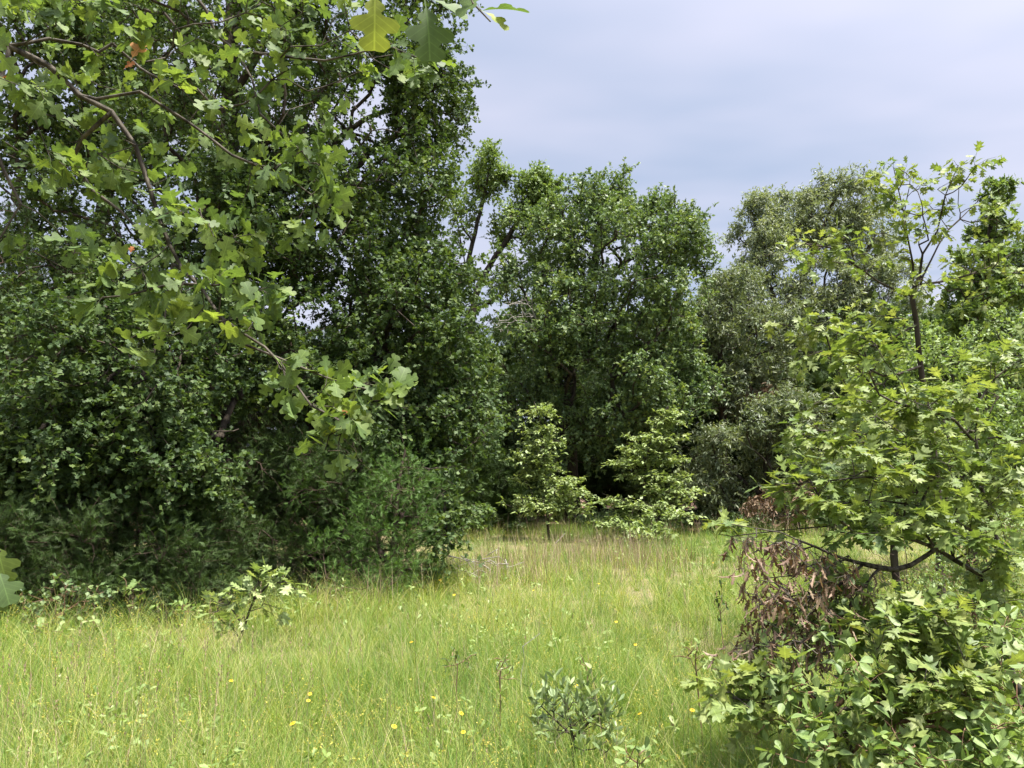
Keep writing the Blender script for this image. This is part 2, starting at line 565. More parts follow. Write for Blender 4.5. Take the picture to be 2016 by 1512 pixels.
def blob_pts(blobs, shell=0.38):
    """blobs: (px, py, depth, half width px, half height px, half depth m, n); crown points, more towards the outside."""
    out_ = []
    for (px, py, d, rx, ry, rd, n) in blobs:
        c = P(px, py, d)
        dirs = rand_dir(n)
        rr = rng.random(n) ** shell
        ph = rng.uniform(0, 6.28, 3)
        lump = 1 + 0.13 * np.sin(dirs[:, 0] * 5 + ph[0]) * np.sin(dirs[:, 2] * 5 + ph[1]) + 0.08 * np.sin(dirs[:, 1] * 9 + ph[2])
        q = dirs * (rr * lump)[:, None]
        if n > 40:
            kc = max(4, n // 10)
            sub = rand_dir(kc) * (0.55 + 0.5 * rng.random(kc) ** 0.5)[:, None]
            on = rng.random(n) < 0.72
            q[on] = sub[rng.integers(0, kc, on.sum())] + rng.normal(size=(on.sum(), 3)) * 0.15
        out_.append(c + q * np.array([rx * d / FPX, rd, ry * d / FPX]))
    p = np.concatenate(out_)
    return p[p[:, 2] > 0.12]


def plant(name, label, cat, chains, blobs, tpl, lmat, bmat, size, tip=0.006, expo=2.3, bf=0.35, group=None, pts=None, part=("trunk", "crown"),
          step=0.4, wob=0.03, hmin=None, chain_leaf=False, crad=None, minr=None, shell=0.38, every=0.75, **kw):
    base = np.array(chains[0][0], dtype=float)
    root = thing(name, label, cat, base, group)
    chs = [curve(c, step, wob) for c in chains]
    p = blob_pts(blobs, shell) if blobs else (pts if pts is not None else np.zeros((0, 3)))
    pos, par, nch = skeleton(chs, p, bf, hmin=hmin)
    rad, kids = radii(pos, par, tip, expo)
    if minr is not None:
        hh = np.linspace(minr[0], minr[1], len(chs[0]))
        rad[:len(chs[0])] = np.maximum(rad[:len(chs[0])], hh)
    if crad:
        for ci, (r0_, r1_) in crad.items():
            st = sum(len(c) for c in chs[:ci])
            rad[st:st + len(chs[ci])] = np.maximum(rad[st:st + len(chs[ci])], np.linspace(r0_, r1_, len(chs[ci])))
    wb, lf = MB(), MB()
    if lmat.name in VEINED:
        lf.uv = []
    wood(wb, pos, par, rad)
    d = np.zeros_like(pos)
    has = par >= 0
    d[has] = unit(pos[has] - pos[par[has]])
    thin = np.zeros(len(pos), bool)
    thin[nch:] = True
    thin &= rad < tip * 3.2
    thin &= (kids == 0) | (rng.random(len(pos)) < every)
    if chain_leaf:
        ends = np.where(kids == 0)[0]
        thin[ends] = True
    leaves(lf, wb, pos[thin], d[thin], tpl, size, **kw)
    wb.build(part[0], bmat, root, smooth=True)
    lf.build(part[1], lmat, root)
    return root, pos, par, rad


# ------------------------------------------------------------------ the ground
def grid_mesh(name, xs, ys, mat, dz=0.0):
    X, Y = np.meshgrid(xs, ys)
    Z = gz(X, Y) * np.clip((60 - np.abs(Y)) / 30, 0, 1) * np.clip((60 - np.abs(X)) / 30, 0, 1) + dz
    nx, ny = len(xs), len(ys)
    i = (np.arange(ny - 1)[:, None] * nx + np.arange(nx - 1)[None]).ravel()
    mb = MB()
    mb.add(np.stack([X, Y, Z], -1).reshape(-1, 3), [np.stack([i, i + 1, i + nx + 1, i + nx], 1)], 0.5)
    return mb.build(name, mat, None, True)


m, N, L = new_mat("meadow_soil")
o = N.new("ShaderNodeOutputMaterial")
t = N.new("ShaderNodeTexCoord")
n1 = N.new("ShaderNodeTexNoise"); n1.inputs['Scale'].default_value = 1.3; n1.inputs['Detail'].default_value = 6
n2 = N.new("ShaderNodeTexNoise"); n2.inputs['Scale'].default_value = 45; n2.inputs['Detail'].default_value = 4
L.new(t.outputs['Object'], n1.inputs['Vector']); L.new(t.outputs['Object'], n2.inputs['Vector'])
r1 = ramp(N, [(0.10, 0.13, 0.03), (0.21, 0.19, 0.07), (0.30, 0.23, 0.13)], [0.35, 0.5, 0.68])
r2 = ramp(N, [(0.35, 0.35, 0.35), (1, 1, 1)], [0.35, 0.65])
L.new(n1.outputs['Fac'], r1.inputs[0]); L.new(n2.outputs['Fac'], r2.inputs[0])
mm = N.new("ShaderNodeMix"); mm.data_type = 'RGBA'; mm.blend_type = 'MULTIPLY'; mm.inputs[0].default_value = 1
L.new(r1.outputs[0], mm.inputs[6]); L.new(r2.outputs[0], mm.inputs[7])
pr = N.new("ShaderNodeBsdfPrincipled"); pr.inputs['Roughness'].default_value = 0.95
L.new(mm.outputs[2], pr.inputs['Base Color'])
L.new(pr.outputs[0], o.inputs['Surface'])
M_SOIL = m
xs = np.concatenate([[-400, -150, -80], np.arange(-60, 60.1, 0.8), [80, 150, 400]])
ys = np.concatenate([[-400, -120, -60], np.arange(-30, 60.1, 0.8), [80, 150, 400]])
gr = grid_mesh("ground", xs, ys, M_SOIL)
gr["kind"] = "structure"

m, N, L = new_mat("leaf_litter")
o = N.new("ShaderNodeOutputMaterial")
t = N.new("ShaderNodeTexCoord")
n1 = N.new("ShaderNodeTexVoronoi"); n1.inputs['Scale'].default_value = 11
L.new(t.outputs['Object'], n1.inputs['Vector'])
r1 = ramp(N, [(0.06, 0.035, 0.022), (0.15, 0.085, 0.05), (0.24, 0.15, 0.09)])
L.new(n1.outputs['Color'], r1.inputs[0])
pr = N.new("ShaderNodeBsdfPrincipled"); pr.inputs['Roughness'].default_value = 0.9
L.new(r1.outputs[0], pr.inputs['Base Color']); L.new(pr.outputs[0], o.inputs['Surface'])
fl = grid_mesh("forest_floor", np.arange(-45, 45.1, 0.8), np.arange(24.2, 70, 0.8), m, 0.02)
fl["kind"] = "structure"

# ------------------------------------------------------------------ grass
def vnoise(x, y, s, seed):
    r = np.random.default_rng(seed)
    tab = r.random((64, 64))
    x, y = x / s + 20, y / s + 20
    xi, yi = np.floor(x).astype(int), np.floor(y).astype(int)
    fx, fy = x - xi, y - yi
    fx, fy = fx * fx * (3 - 2 * fx), fy * fy * (3 - 2 * fy)
    g = lambda a, b: tab[a % 64, b % 64]
    return (g(xi, yi) * (1 - fx) + g(xi + 1, yi) * fx) * (1 - fy) + (g(xi, yi + 1) * (1 - fx) + g(xi + 1, yi + 1) * fx) * fy


def blades(mb, bx, by, az, ln, lean, bend, wd, rnd, seg=4):
    n = len(bx)
    base = np.stack([bx, by, gz(bx, by) - 0.01], 1)
    hd = np.stack([np.cos(az), np.sin(az), np.zeros(n)], 1)
    wa = az + math.pi / 2 + rng.normal(size=n) * 0.6
    wdv = np.stack([np.cos(wa), np.sin(wa), np.zeros(n)], 1)
    V, p = [], base.copy()
    for i in range(seg + 1):
        f = i / seg
        wv = wd * (1 - f ** 1.6) * 0.5
        if i < seg:
            V += [p - wdv * wv[:, None], p + wdv * wv[:, None]]
        else:
            V.append(p.copy())
        th = lean + bend * (f + .5 / seg)
        st = ln / seg
        p = p + hd * (np.sin(th) * st)[:, None] + np.array([0, 0, 1.0]) * (np.cos(th) * st)[:, None]
    V = np.stack(V, 1)
    m_ = 2 * seg + 1
    q = np.array([(2 * i, 2 * i + 1, 2 * i + 3, 2 * i + 2) for i in range(seg - 1)], dtype=np.int32)
    tr = np.array([(2 * seg - 2, 2 * seg - 1, 2 * seg)], dtype=np.int32)
    off = (np.arange(n) * m_)[:, None, None]
    grad = np.concatenate([np.repeat(np.linspace(0, .12, seg), 2), [0.16]])
    rv = np.clip(rnd[:, None] + grad[None], 0, 1)
    mb.add(V.reshape(-1, 3), [(q[None] + off).reshape(-1, 4), (tr[None] + off).reshape(-1, 3)], rv.ravel())


def field(n, y0=2.2, y1=25.0):
    y = np.exp(rng.uniform(math.log(y0), math.log(y1), n))
    x = rng.uniform(-1, 1, n) * (0.76 * y + 1.6)
    return x, y


def edge_ok(x, y):
    """True where open meadow grass grows (not under the big trees)."""
    left = (x < -1.6) & (y > 9.0 + 0.9 * np.clip((-x - 1.6) / 5, 0, 1) * -1 + 0.5 * np.sin(x * 2.1))
    return ~left | (rng.random(len(x)) < 0.12)


gm = MB()
NT = 30000
tx, ty = field(NT)
fy = rng.uniform(15, 25.3, 6500); fx = rng.uniform(-1, 1, 6500) * (0.76 * fy + 1.6)
tx, ty = np.concatenate([tx, fx]), np.concatenate([ty, fy])
k = edge_ok(tx, ty)
tx, ty = tx[k], ty[k]
per = 13
pn = .55 * vnoise(tx, ty, 1.2, 3) + .45 * vnoise(tx, ty, 4.2, 4); hn = vnoise(tx, ty, 2.6, 5); dn = .6 * vnoise(tx, ty, 0.55, 8) + .4 * vnoise(tx, ty, 1.7, 9)
thin = rng.random(len(tx)) < np.clip(2.2 * (dn - .22), 0.06, 1)
tx, ty, pn, hn, dn = tx[thin], ty[thin], pn[thin], hn[thin], dn[thin]
th = (0.20 + 0.34 * hn) * rng.uniform(.6, 1.45, len(tx))
bx, by = np.repeat(tx, per), np.repeat(ty, per)
n = len(bx)
az = rng.uniform(0, 6.283, n)
rr = rng.random(n) * 0.09
far = np.clip(by / 8, 1, 2.0)
lft = np.clip(-bx / 3, 0, 1) * np.clip((7.5 - by) / 3, 0, 1)
hue = np.clip(-0.12 + 0.24 * lft + 0.70 * np.repeat(pn, per) + np.repeat(rng.normal(size=len(tx)) * 0.24, per) + rng.normal(size=n) * 0.2 + (rng.random(n) < 0.08) * 0.45, 0, 1)
blades(gm, bx + np.cos(az) * rr, by + np.sin(az) * rr, az, np.repeat(th, per) * rng.uniform(.6, 1.25, n), rng.uniform(0.02, 0.4, n),
       rng.uniform(0.15, 1.9, n), rng.uniform(.0014, .0034, n) * far, hue)
# arching tussocks
NTU = 2600
tx, ty = field(NTU, 3.0, 16)
k = edge_ok(tx, ty)
tx, ty = tx[k], ty[k]
tus = [(590, 9.2), (640, 9.0), (545, 8.6), (690, 9.2), (800, 10.2), (760, 9.8), (330, 8.2), (840, 10.8), (720, 9.0), (770, 9.4), (610, 8.6), (660, 8.4)]
tx = np.concatenate([tx, np.repeat([G(a, b)[0] for a, b in tus], 6) + rng.normal(size=6 * len(tus)) * .2])
ty = np.concatenate([ty, np.repeat([b for a, b in tus], 6) + rng.normal(size=6 * len(tus)) * .25])
per = 34
bx, by = np.repeat(tx, per), np.repeat(ty, per)
n = len(bx)
az = rng.uniform(0, 6.283, n)
rr = rng.random(n) * 0.05
hue = np.clip(0.15 + np.repeat(rng.uniform(0, .6, len(tx)), per) + rng.normal(size=n) * 0.1, 0, 1)
blades(gm, bx + np.cos(az) * rr, by + np.sin(az) * rr, az, np.repeat(rng.uniform(.4, .72, len(tx)), per) * rng.uniform(.6, 1.2, n), rng.uniform(0.0, 0.35, n),
       rng.uniform(0.8, 2.3, n), rng.uniform(.0018, .0036, n) * np.clip(by / 8, 1, 2), hue, 5)
x, y = field(5000, 2.8, 16)
k = edge_ok(x, y)
x, y = x[k], y[k]
n = len(x)
blades(gm, x, y, rng.uniform(0, 6.283, n), rng.uniform(.45, .85, n), rng.uniform(0, .4, n), rng.uniform(.6, 2.4, n), rng.uniform(.0018, .003, n) * np.clip(y / 7, 1, 2), np.clip(rng.normal(.62, .16, n), 0, .95), 6)
g = gm.build("grass", M_GRASS)
g["kind"] = "stuff"; g["label"] = "yellow green meadow grass in loose tufts"; g["category"] = "grass"

# dry straw stems and thatch among the grass
dm = MB()
x, y = field(9000, 2.4, 24)
k = edge_ok(x, y) & (vnoise(x, y, 1.3, 21) > 0.58)
x, y = x[k], y[k]
n = len(x)
blades(dm, x, y, rng.uniform(0, 6.28, n), rng.uniform(.15, .5, n), rng.uniform(0, 1.2, n), rng.uniform(0, .9, n), rng.uniform(.002, .004, n) * np.clip(y / 8, 1, 2), rng.uniform(.1, 1, n))
x, y = field(60000, 2.4, 24)
tv = vnoise(x, y, .8, 51) * .6 + vnoise(x, y, 2.2, 52) * .4
k = (rng.random(len(x)) < np.clip((tv - .42) * 3.0 + .3 * np.clip(-x / 3, 0, 1) * np.clip((7 - y) / 3, 0, 1), 0.06, .9)) & edge_ok(x, y)
x, y = x[k], y[k]
n = len(x)
blades(dm, x, y, rng.uniform(0, 6.28, n), rng.uniform(.12, .34, n), rng.uniform(.5, 1.35, n), rng.uniform(-.3, .7, n), rng.uniform(.002, .004, n) * np.clip(y / 8, 1, 2), rng.uniform(.1, 1, n), 3)
x, y = field(2600, 2.6, 20)
k = edge_ok(x, y)
x, y = x[k], y[k]
n = len(x)
blades(dm, x, y, rng.uniform(0, 6.28, n), rng.uniform(.35, .75, n), rng.uniform(0, .22, n), rng.uniform(0, .35, n), rng.uniform(.0026, .0044, n) * np.clip(y / 8, 1, 2), rng.uniform(0, .3, n))
c = np.array([(1090, 14.0), (1010, 13.0), (1180, 14.6), (1250, 14.4), (970, 12.5), (1120, 15.5), (1060, 12.0), (1210, 16.0), (1290, 13.2)])
ci = rng.integers(0, len(c), 1700)
cx, cyy = np.array([G(a, b)[0] for a, b in c])[ci] + rng.normal(size=1700) * .5, c[ci, 1] + rng.normal(size=1700) * .8
blades(dm, cx, cyy, rng.uniform(0, 6.28, 1700), rng.uniform(.35, .8, 1700), rng.uniform(0, .25, 1700), rng.uniform(0, .5, 1700), rng.uniform(.004, .009, 1700), rng.uniform(0, .8, 1700))
x, y = G(1, 3.6)[0] * 0 + rng.uniform(-2.9, 0.4, 420), rng.uniform(3.6, 5.2, 420)
blades(dm, x, y, rng.uniform(0, 6.28, 420), rng.uniform(.3, .62, 420), rng.uniform(0, .25, 420), rng.uniform(0, .6, 420), rng.uniform(.003, .005, 420), rng.uniform(0, .6, 420))
nh = 260
hx, hy = np.concatenate([rng.normal(-2.0, .7, 130), rng.uniform(-4, 4.5, 130)]), np.concatenate([rng.uniform(3.4, 5.2, 130), rng.uniform(5, 13, 130)])
hh = rng.uniform(.38, .72, nh)
blades(dm, hx, hy, np.zeros(nh), hh, np.zeros(nh) + .02, np.zeros(nh) + .05, np.full(nh, .0028), rng.uniform(.2, .7, nh))
leaves(dm, None, np.stack([hx + hh * .045, hy, gz(hx, hy) + hh * .86], 1), np.tile([0, 0, 1.0], (nh, 1)), T_NARROW, .016, twigs=1, twig_len=.14, per=16, up=.2, droop=0, along=2.2, rise=1.6, spread=.12, wood_frac=0, bias=.9, rnd=(.1, .8))
x = rng.uniform(-3, 11, 900); y = rng.uniform(20, 24.5, 900)
blades(dm, x, y, rng.uniform(0, 6.28, 900), rng.uniform(.35, .8, 900), rng.uniform(0, .25, 900), rng.uniform(0, .5, 900), rng.uniform(.005, .010, 900), rng.uniform(.2, 1, 900))
d_ = dm.build("dry_grass", M_STRAW)
d_["kind"] = "stuff"; d_["label"] = "tan and purplish dry grass stems standing among the green"; d_["category"] = "dry grass"

# tiny leafy weeds and their pale yellow heads
wm, fm = MB(), MB()
x, y = field(3400, 2.6, 20)
k = edge_ok(x, y) & (vnoise(x, y, 1.1, 31) > 0.5)
x, y = x[k], y[k]
n = len(x)
z = rng.uniform(.1, .38, n)
pp = np.stack([x, y, gz(x, y) + z], 1)
leaves(wm, None, pp, np.tile([0, 0, 1.0], (n, 1)), T_OBS, 0.045, twigs=1, twig_len=.10, per=6, up=1.0, droop=.1, wood_frac=0)
blades(wm, x, y, rng.uniform(0, 6.28, n), z + .06, rng.uniform(0, .1, n), rng.uniform(0, .1, n), np.full(n, .003), rng.uniform(0, .5, n))
x, y = field(5600, 2.6, 20)
k = edge_ok(x, y) & (vnoise(x, y, 1.5, 41) > 0.52)
x, y = x[k], y[k]
n = len(x)
pp = np.stack([x, y, gz(x, y) + rng.uniform(.22, .42, n)], 1)
leaves(fm, None, pp, np.tile([0, 0, 1.0], (n, 1)), T_FAR, 0.009, twigs=2, twig_len=.10, per=9, up=.8, droop=0, wood_frac=0, bias=1.2)
a_ = wm.build("weed_cover", M_WEED); a_["kind"] = "stuff"; a_["label"] = "small leafy weeds mixed through the meadow grass"; a_["category"] = "weeds"
a_ = fm.build("weed_blooms", M_FLECK); a_["kind"] = "stuff"; a_["label"] = "haze of tiny yellow weed blooms over the grass"; a_["category"] = "weed blooms"

# ------------------------------------------------------------------ the big trees
POSTK = dict(twigs=3, twig_len=.42, per=18, droop=.2)

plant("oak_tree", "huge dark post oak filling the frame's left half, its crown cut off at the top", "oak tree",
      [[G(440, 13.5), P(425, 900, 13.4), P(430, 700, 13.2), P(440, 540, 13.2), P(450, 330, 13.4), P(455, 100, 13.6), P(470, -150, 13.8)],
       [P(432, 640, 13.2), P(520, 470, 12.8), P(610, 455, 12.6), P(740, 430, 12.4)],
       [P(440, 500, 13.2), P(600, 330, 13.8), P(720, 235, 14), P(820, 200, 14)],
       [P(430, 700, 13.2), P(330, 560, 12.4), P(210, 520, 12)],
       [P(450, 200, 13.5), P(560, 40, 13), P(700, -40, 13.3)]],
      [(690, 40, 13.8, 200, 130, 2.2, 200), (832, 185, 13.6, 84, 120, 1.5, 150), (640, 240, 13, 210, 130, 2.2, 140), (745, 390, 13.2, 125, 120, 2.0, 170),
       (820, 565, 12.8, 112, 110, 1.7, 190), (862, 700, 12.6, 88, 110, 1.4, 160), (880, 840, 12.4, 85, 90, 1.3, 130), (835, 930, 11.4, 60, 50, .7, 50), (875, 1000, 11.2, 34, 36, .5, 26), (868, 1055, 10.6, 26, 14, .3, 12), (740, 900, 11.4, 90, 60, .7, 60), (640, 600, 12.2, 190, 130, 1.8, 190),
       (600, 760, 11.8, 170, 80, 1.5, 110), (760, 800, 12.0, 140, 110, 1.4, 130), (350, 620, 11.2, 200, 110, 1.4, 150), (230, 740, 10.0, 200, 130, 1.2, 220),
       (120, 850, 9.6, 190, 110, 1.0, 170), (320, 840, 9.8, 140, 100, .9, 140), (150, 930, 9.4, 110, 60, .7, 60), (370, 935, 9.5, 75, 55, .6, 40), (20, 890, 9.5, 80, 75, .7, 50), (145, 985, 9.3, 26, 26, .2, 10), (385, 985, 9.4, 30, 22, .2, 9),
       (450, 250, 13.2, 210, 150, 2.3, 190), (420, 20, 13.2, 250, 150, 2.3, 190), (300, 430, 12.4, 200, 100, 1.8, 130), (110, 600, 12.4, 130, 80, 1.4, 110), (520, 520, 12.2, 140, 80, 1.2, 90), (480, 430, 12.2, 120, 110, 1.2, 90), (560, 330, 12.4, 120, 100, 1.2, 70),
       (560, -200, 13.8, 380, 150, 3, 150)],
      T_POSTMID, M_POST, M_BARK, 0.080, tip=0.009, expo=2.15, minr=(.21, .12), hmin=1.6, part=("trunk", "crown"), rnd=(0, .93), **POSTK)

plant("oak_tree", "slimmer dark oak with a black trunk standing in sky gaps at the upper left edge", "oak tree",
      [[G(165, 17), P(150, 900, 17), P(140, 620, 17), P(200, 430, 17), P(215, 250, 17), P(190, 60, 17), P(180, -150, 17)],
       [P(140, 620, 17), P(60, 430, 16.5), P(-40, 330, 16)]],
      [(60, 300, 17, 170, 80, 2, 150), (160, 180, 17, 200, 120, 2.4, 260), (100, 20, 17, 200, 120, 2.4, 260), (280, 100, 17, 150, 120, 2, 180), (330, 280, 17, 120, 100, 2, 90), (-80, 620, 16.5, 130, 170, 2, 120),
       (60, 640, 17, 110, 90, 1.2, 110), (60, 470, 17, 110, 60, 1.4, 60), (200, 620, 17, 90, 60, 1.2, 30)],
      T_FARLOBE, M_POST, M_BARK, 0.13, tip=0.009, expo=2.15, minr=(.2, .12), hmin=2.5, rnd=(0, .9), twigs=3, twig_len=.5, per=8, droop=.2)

plant("oak_tree", "broad round-crowned oak in the middle of the far meadow edge", "oak tree",
      [[G(1130, 25.5), P(1125, 960, 25.5), P(1120, 800, 25.5), P(1130, 690, 25.5), P(1165, 560, 25.5), P(1180, 440, 25.5), P(1190, 370, 25.5)],
       [P(1130, 690, 25.5), P(1200, 545, 24.5), P(1290, 480, 24), P(1330, 455, 24)],
       [P(1120, 760, 25.5), P(1040, 600, 25), P(1010, 480, 25)],
       [P(1125, 720, 25.5), P(1290, 670, 24.5), P(1350, 645, 24.3)]],
      [(1180, 405, 25.5, 60, 58, 1.6, 110), (1120, 470, 25, 90, 90, 2, 120), (1300, 455, 24.8, 90, 62, 1.8, 140), (1365, 500, 24.8, 42, 60, 1.2, 55), (1230, 520, 24, 140, 90, 2.2, 170),
       (1060, 590, 25, 90, 90, 1.8, 110), (1190, 640, 23.3, 150, 95, 1.8, 210), (1310, 640, 24, 90, 110, 1.8, 130), (1060, 720, 24, 100, 90, 1.6, 110),
       (1220, 760, 23.3, 150, 90, 1.6, 150), (1320, 780, 24, 70, 80, 1.5, 60), (1050, 840, 24, 80, 70, 1.4, 50), (1175, 850, 24, 90, 55, 1.4, 50)],
      T_FARLOBE, M_MIDOAK, M_BARK, 0.118, tip=0.012, expo=2.15, minr=(.24, .1), hmin=2.5, twigs=3, twig_len=.5, per=13, droop=.2, rnd=(0, 1))

plant("oak_tree", "pale green open-crowned oak whose forked limbs show against the sky behind the two big oaks", "oak tree",
      [[G(930, 31), P(925, 900, 31), P(930, 620, 31), P(960, 530, 31), P(1000, 470, 31), P(1040, 400, 31)],
       [P(920, 520, 31), P(945, 420, 31), P(965, 340, 31)], [P(930, 600, 31), P(915, 520, 31), P(900, 430, 31)]],
      [(962, 345, 31, 34, 48, 1.2, 120), (1066, 385, 31, 36, 54, 1.3, 150), (1010, 440, 31, 50, 38, 1.4, 80), (1070, 480, 31, 60, 60, 1.6, 70), (910, 420, 31, 40, 70, 1.5, 40),
       (950, 690, 30, 60, 70, 1.5, 50), (1000, 560, 31, 45, 50, 1.4, 35)],
      T_FARLOBE, M_LIGHTOAK, M_BARK, 0.15, tip=0.012, expo=2.1, minr=(.18, .06), hmin=3, twigs=3, twig_len=.5, per=8, droop=.15)

NARK = dict(twigs=3, twig_len=.6, per=12, droop=.55, rise=.3, bias=1.1)
plant("willow_oak", "tall silvery green feathery tree rising beyond the right meadow edge", "tree",
      [[G(1600, 34), P(1610, 900, 34), P(1600, 700, 34), P(1570, 600, 34), P(1600, 500, 34), P(1640, 400, 34)],
       [P(1600, 700, 34), P(1530, 600, 33), P(1490, 480, 33)], [P(1600, 650, 34), P(1680, 540, 34), P(1720, 470, 34)]],
      [(1500, 470, 33, 52, 80, 1.6, 150), (1570, 450, 34, 60, 65, 2, 130), (1640, 420, 34, 70, 75, 2, 190), (1700, 470, 34, 60, 90, 2, 140), (1450, 590, 31.5, 60, 60, 1.8, 110),
       (1550, 560, 32.5, 90, 70, 2, 140), (1650, 560, 33, 90, 60, 2, 110), (1750, 580, 33, 50, 70, 1.6, 80), (1560, 650, 32, 120, 60, 2, 110), (1720, 660, 33, 90, 60, 2, 60)],
      T_NARROW, M_PALE, M_BARK, 0.2, tip=0.011, expo=2.1, minr=(.2, .06), hmin=3, **NARK)

plant("shade_tree", "dull grey green tree with drooping boughs and black trunk, right of the round oak", "tree",
      [[G(1425, 27), P(1425, 950, 27), P(1422, 800, 27), P(1420, 700, 27), P(1430, 600, 27), P(1440, 540, 27)]],
      [(1440, 580, 27, 60, 55, 1.7, 80), (1470, 660, 26.3, 90, 45, 1.7, 90), (1400, 640, 26.5, 60, 60, 1.5, 50), (1420, 770, 26, 55, 45, 1.3, 70), (1510, 720, 26.5, 80, 45, 1.5, 70), (1530, 620, 27, 70, 55, 1.5, 60)],
      T_NARROW, M_DULL, M_BARK, 0.17, tip=0.011, expo=2.1, minr=(.17, .06), hmin=2.6, twigs=3, twig_len=.5, per=10, droop=.5, bias=1.1)

plant("shade_tree", "lower shaded tree with layered grey green boughs behind the right sapling", "tree",
      [[G(1500, 23.8), P(1500, 980, 23.8), P(1510, 900, 23.8), P(1520, 800, 23.8)]],
      [(1400, 880, 23.3, 65, 38, 1.3, 80), (1500, 850, 23.3, 85, 45, 1.4, 110), (1560, 800, 23.5, 75, 45, 1.4, 90), (1400, 960, 23.3, 70, 42, 1.2, 80), (1520, 940, 23.2, 85, 45, 1.2, 80), (1600, 880, 23.5, 70, 70, 1.4, 70), (1480, 1005, 23, 80, 22, 1, 35)],
      T_NARROW, M_DULL, M_BARK, 0.16, tip=0.010, expo=2.1, minr=(.10, .05), hmin=.9, twigs=3, twig_len=.45, per=10, droop=.35, bias=1.1)

plant("vine_clad_tree", "narrow column of bright green leaves on a single trunk beside the young oak's top", "tree",
      [[G(1930, 22), P(1935, 800, 22), P(1925, 600, 22), P(1945, 480, 22), P(1960, 360, 22)]],
      [(1960, 385, 22, 26, 32, .7, 35), (1950, 450, 22, 32, 48, .8, 70), (1930, 530, 22, 48, 52, .9, 90), (1900, 600, 22, 60, 52, 1.1, 110), (1960, 590, 22, 40, 42, .9, 50), (1880, 690, 22, 85, 60, 1.2, 110), (1930, 780, 22, 100, 70, 1.3, 90)],
      T_FARLOBE, M_LIGHTOAK, M_BARK, 0.14, tip=0.010, expo=2.1, minr=(.14, .05), hmin=3, twigs=3, twig_len=.2, per=8, droop=.3)

plant("oak_tree", "dark oak with a crooked bare limb at the far right edge", "oak tree",
      [[G(2080, 26), P(2080, 900, 26), P(2070, 720, 26), P(2030, 590, 26), P(1990, 560, 26)]],
      [(2010, 500, 26, 40, 45, 1.2, 60), (2060, 560, 26, 70, 60, 1.6, 90), (1960, 640, 26, 50, 40, 1.4, 40), (2040, 690, 25.5, 90, 60, 1.6, 100), (1960, 740, 25.5, 70, 50, 1.4, 60), (2070, 450, 26, 40, 40, 1.2, 30)],
      T_FARLOBE, M_MIDOAK, M_BARK, 0.15, tip=0.011, expo=2.1, minr=(.2, .07), hmin=3, twigs=3, twig_len=.5, per=8, droop=.2)

plant("leafy_tree", "bright green leafy tree low behind the young oak on the right", "tree",
      [[G(1900, 12), P(1900, 950, 12), P(1890, 850, 12), P(1870, 760, 12)]],
      [(1890, 730, 12, 120, 75, 1.1, 130), (1960, 830, 12, 110, 90, 1.1, 120), (1780, 860, 12, 110, 80, 1, 110), (1880, 950, 11.8, 140, 70, 1, 90), (2030, 720, 12, 70, 80, 1, 70), (1740, 780, 12.3, 80, 50, .8, 50)],
      T_OBS, M_BUSH, M_BARK, 0.085, tip=0.006, expo=2.1, minr=(.08, .03), hmin=.8, twigs=3, twig_len=.3, per=9, droop=.2)


# ------------------------------------------------------------------ cedars
def cedar(name, label, blobs, trunk, lmat, size=.10, tpl=T_CEDAR, n_tw=5, per=11, group=None, tw=.38, minr=(.12, .03), hmin=.3):
    return plant(name, label, "cedar", [trunk], blobs, tpl, lmat, M_CBARK, size, tip=.006, expo=2.0, bf=.25, minr=minr, hmin=hmin, group=group,
                 twigs=n_tw, twig_len=tw, per=per, up=.35, droop=.05, along=1.1, rise=.35, spread=.8, wood_frac=.4, bias=1.2)


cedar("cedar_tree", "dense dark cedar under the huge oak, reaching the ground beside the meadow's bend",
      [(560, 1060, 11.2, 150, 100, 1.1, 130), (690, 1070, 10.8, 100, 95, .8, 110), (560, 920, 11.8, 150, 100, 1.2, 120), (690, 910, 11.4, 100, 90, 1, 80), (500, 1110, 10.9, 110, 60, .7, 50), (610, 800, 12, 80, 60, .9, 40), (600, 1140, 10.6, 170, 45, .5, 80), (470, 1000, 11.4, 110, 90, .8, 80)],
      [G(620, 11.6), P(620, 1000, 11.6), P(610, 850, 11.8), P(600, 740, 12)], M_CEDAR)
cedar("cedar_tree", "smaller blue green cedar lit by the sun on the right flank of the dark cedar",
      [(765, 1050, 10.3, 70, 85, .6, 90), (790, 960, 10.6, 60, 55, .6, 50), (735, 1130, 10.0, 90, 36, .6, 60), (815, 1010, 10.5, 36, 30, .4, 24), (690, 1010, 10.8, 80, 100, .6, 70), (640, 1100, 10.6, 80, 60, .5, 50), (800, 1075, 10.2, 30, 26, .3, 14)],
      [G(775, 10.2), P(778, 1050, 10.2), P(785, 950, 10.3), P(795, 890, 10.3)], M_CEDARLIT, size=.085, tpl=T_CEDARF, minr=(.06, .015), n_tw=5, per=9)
cedar("cedar_tree", "dark bushy cedar at the meadow's left edge, under the oak's drooping boughs",
      [(230, 1120, 9.3, 170, 75, .7, 150), (90, 1110, 9.0, 120, 90, .8, 120), (370, 1110, 9.6, 100, 80, .7, 100), (260, 1040, 9.8, 190, 60, .8, 110), (30, 1080, 8.6, 50, 60, .4, 40), (30, 1000, 10.2, 110, 80, .9, 60), (230, 1175, 9.0, 230, 40, .4, 110), (60, 1185, 8.7, 110, 38, .4, 50)],
      [G(240, 9.8), P(240, 1050, 9.8), P(240, 950, 9.9), P(230, 900, 10)], M_CEDAR)
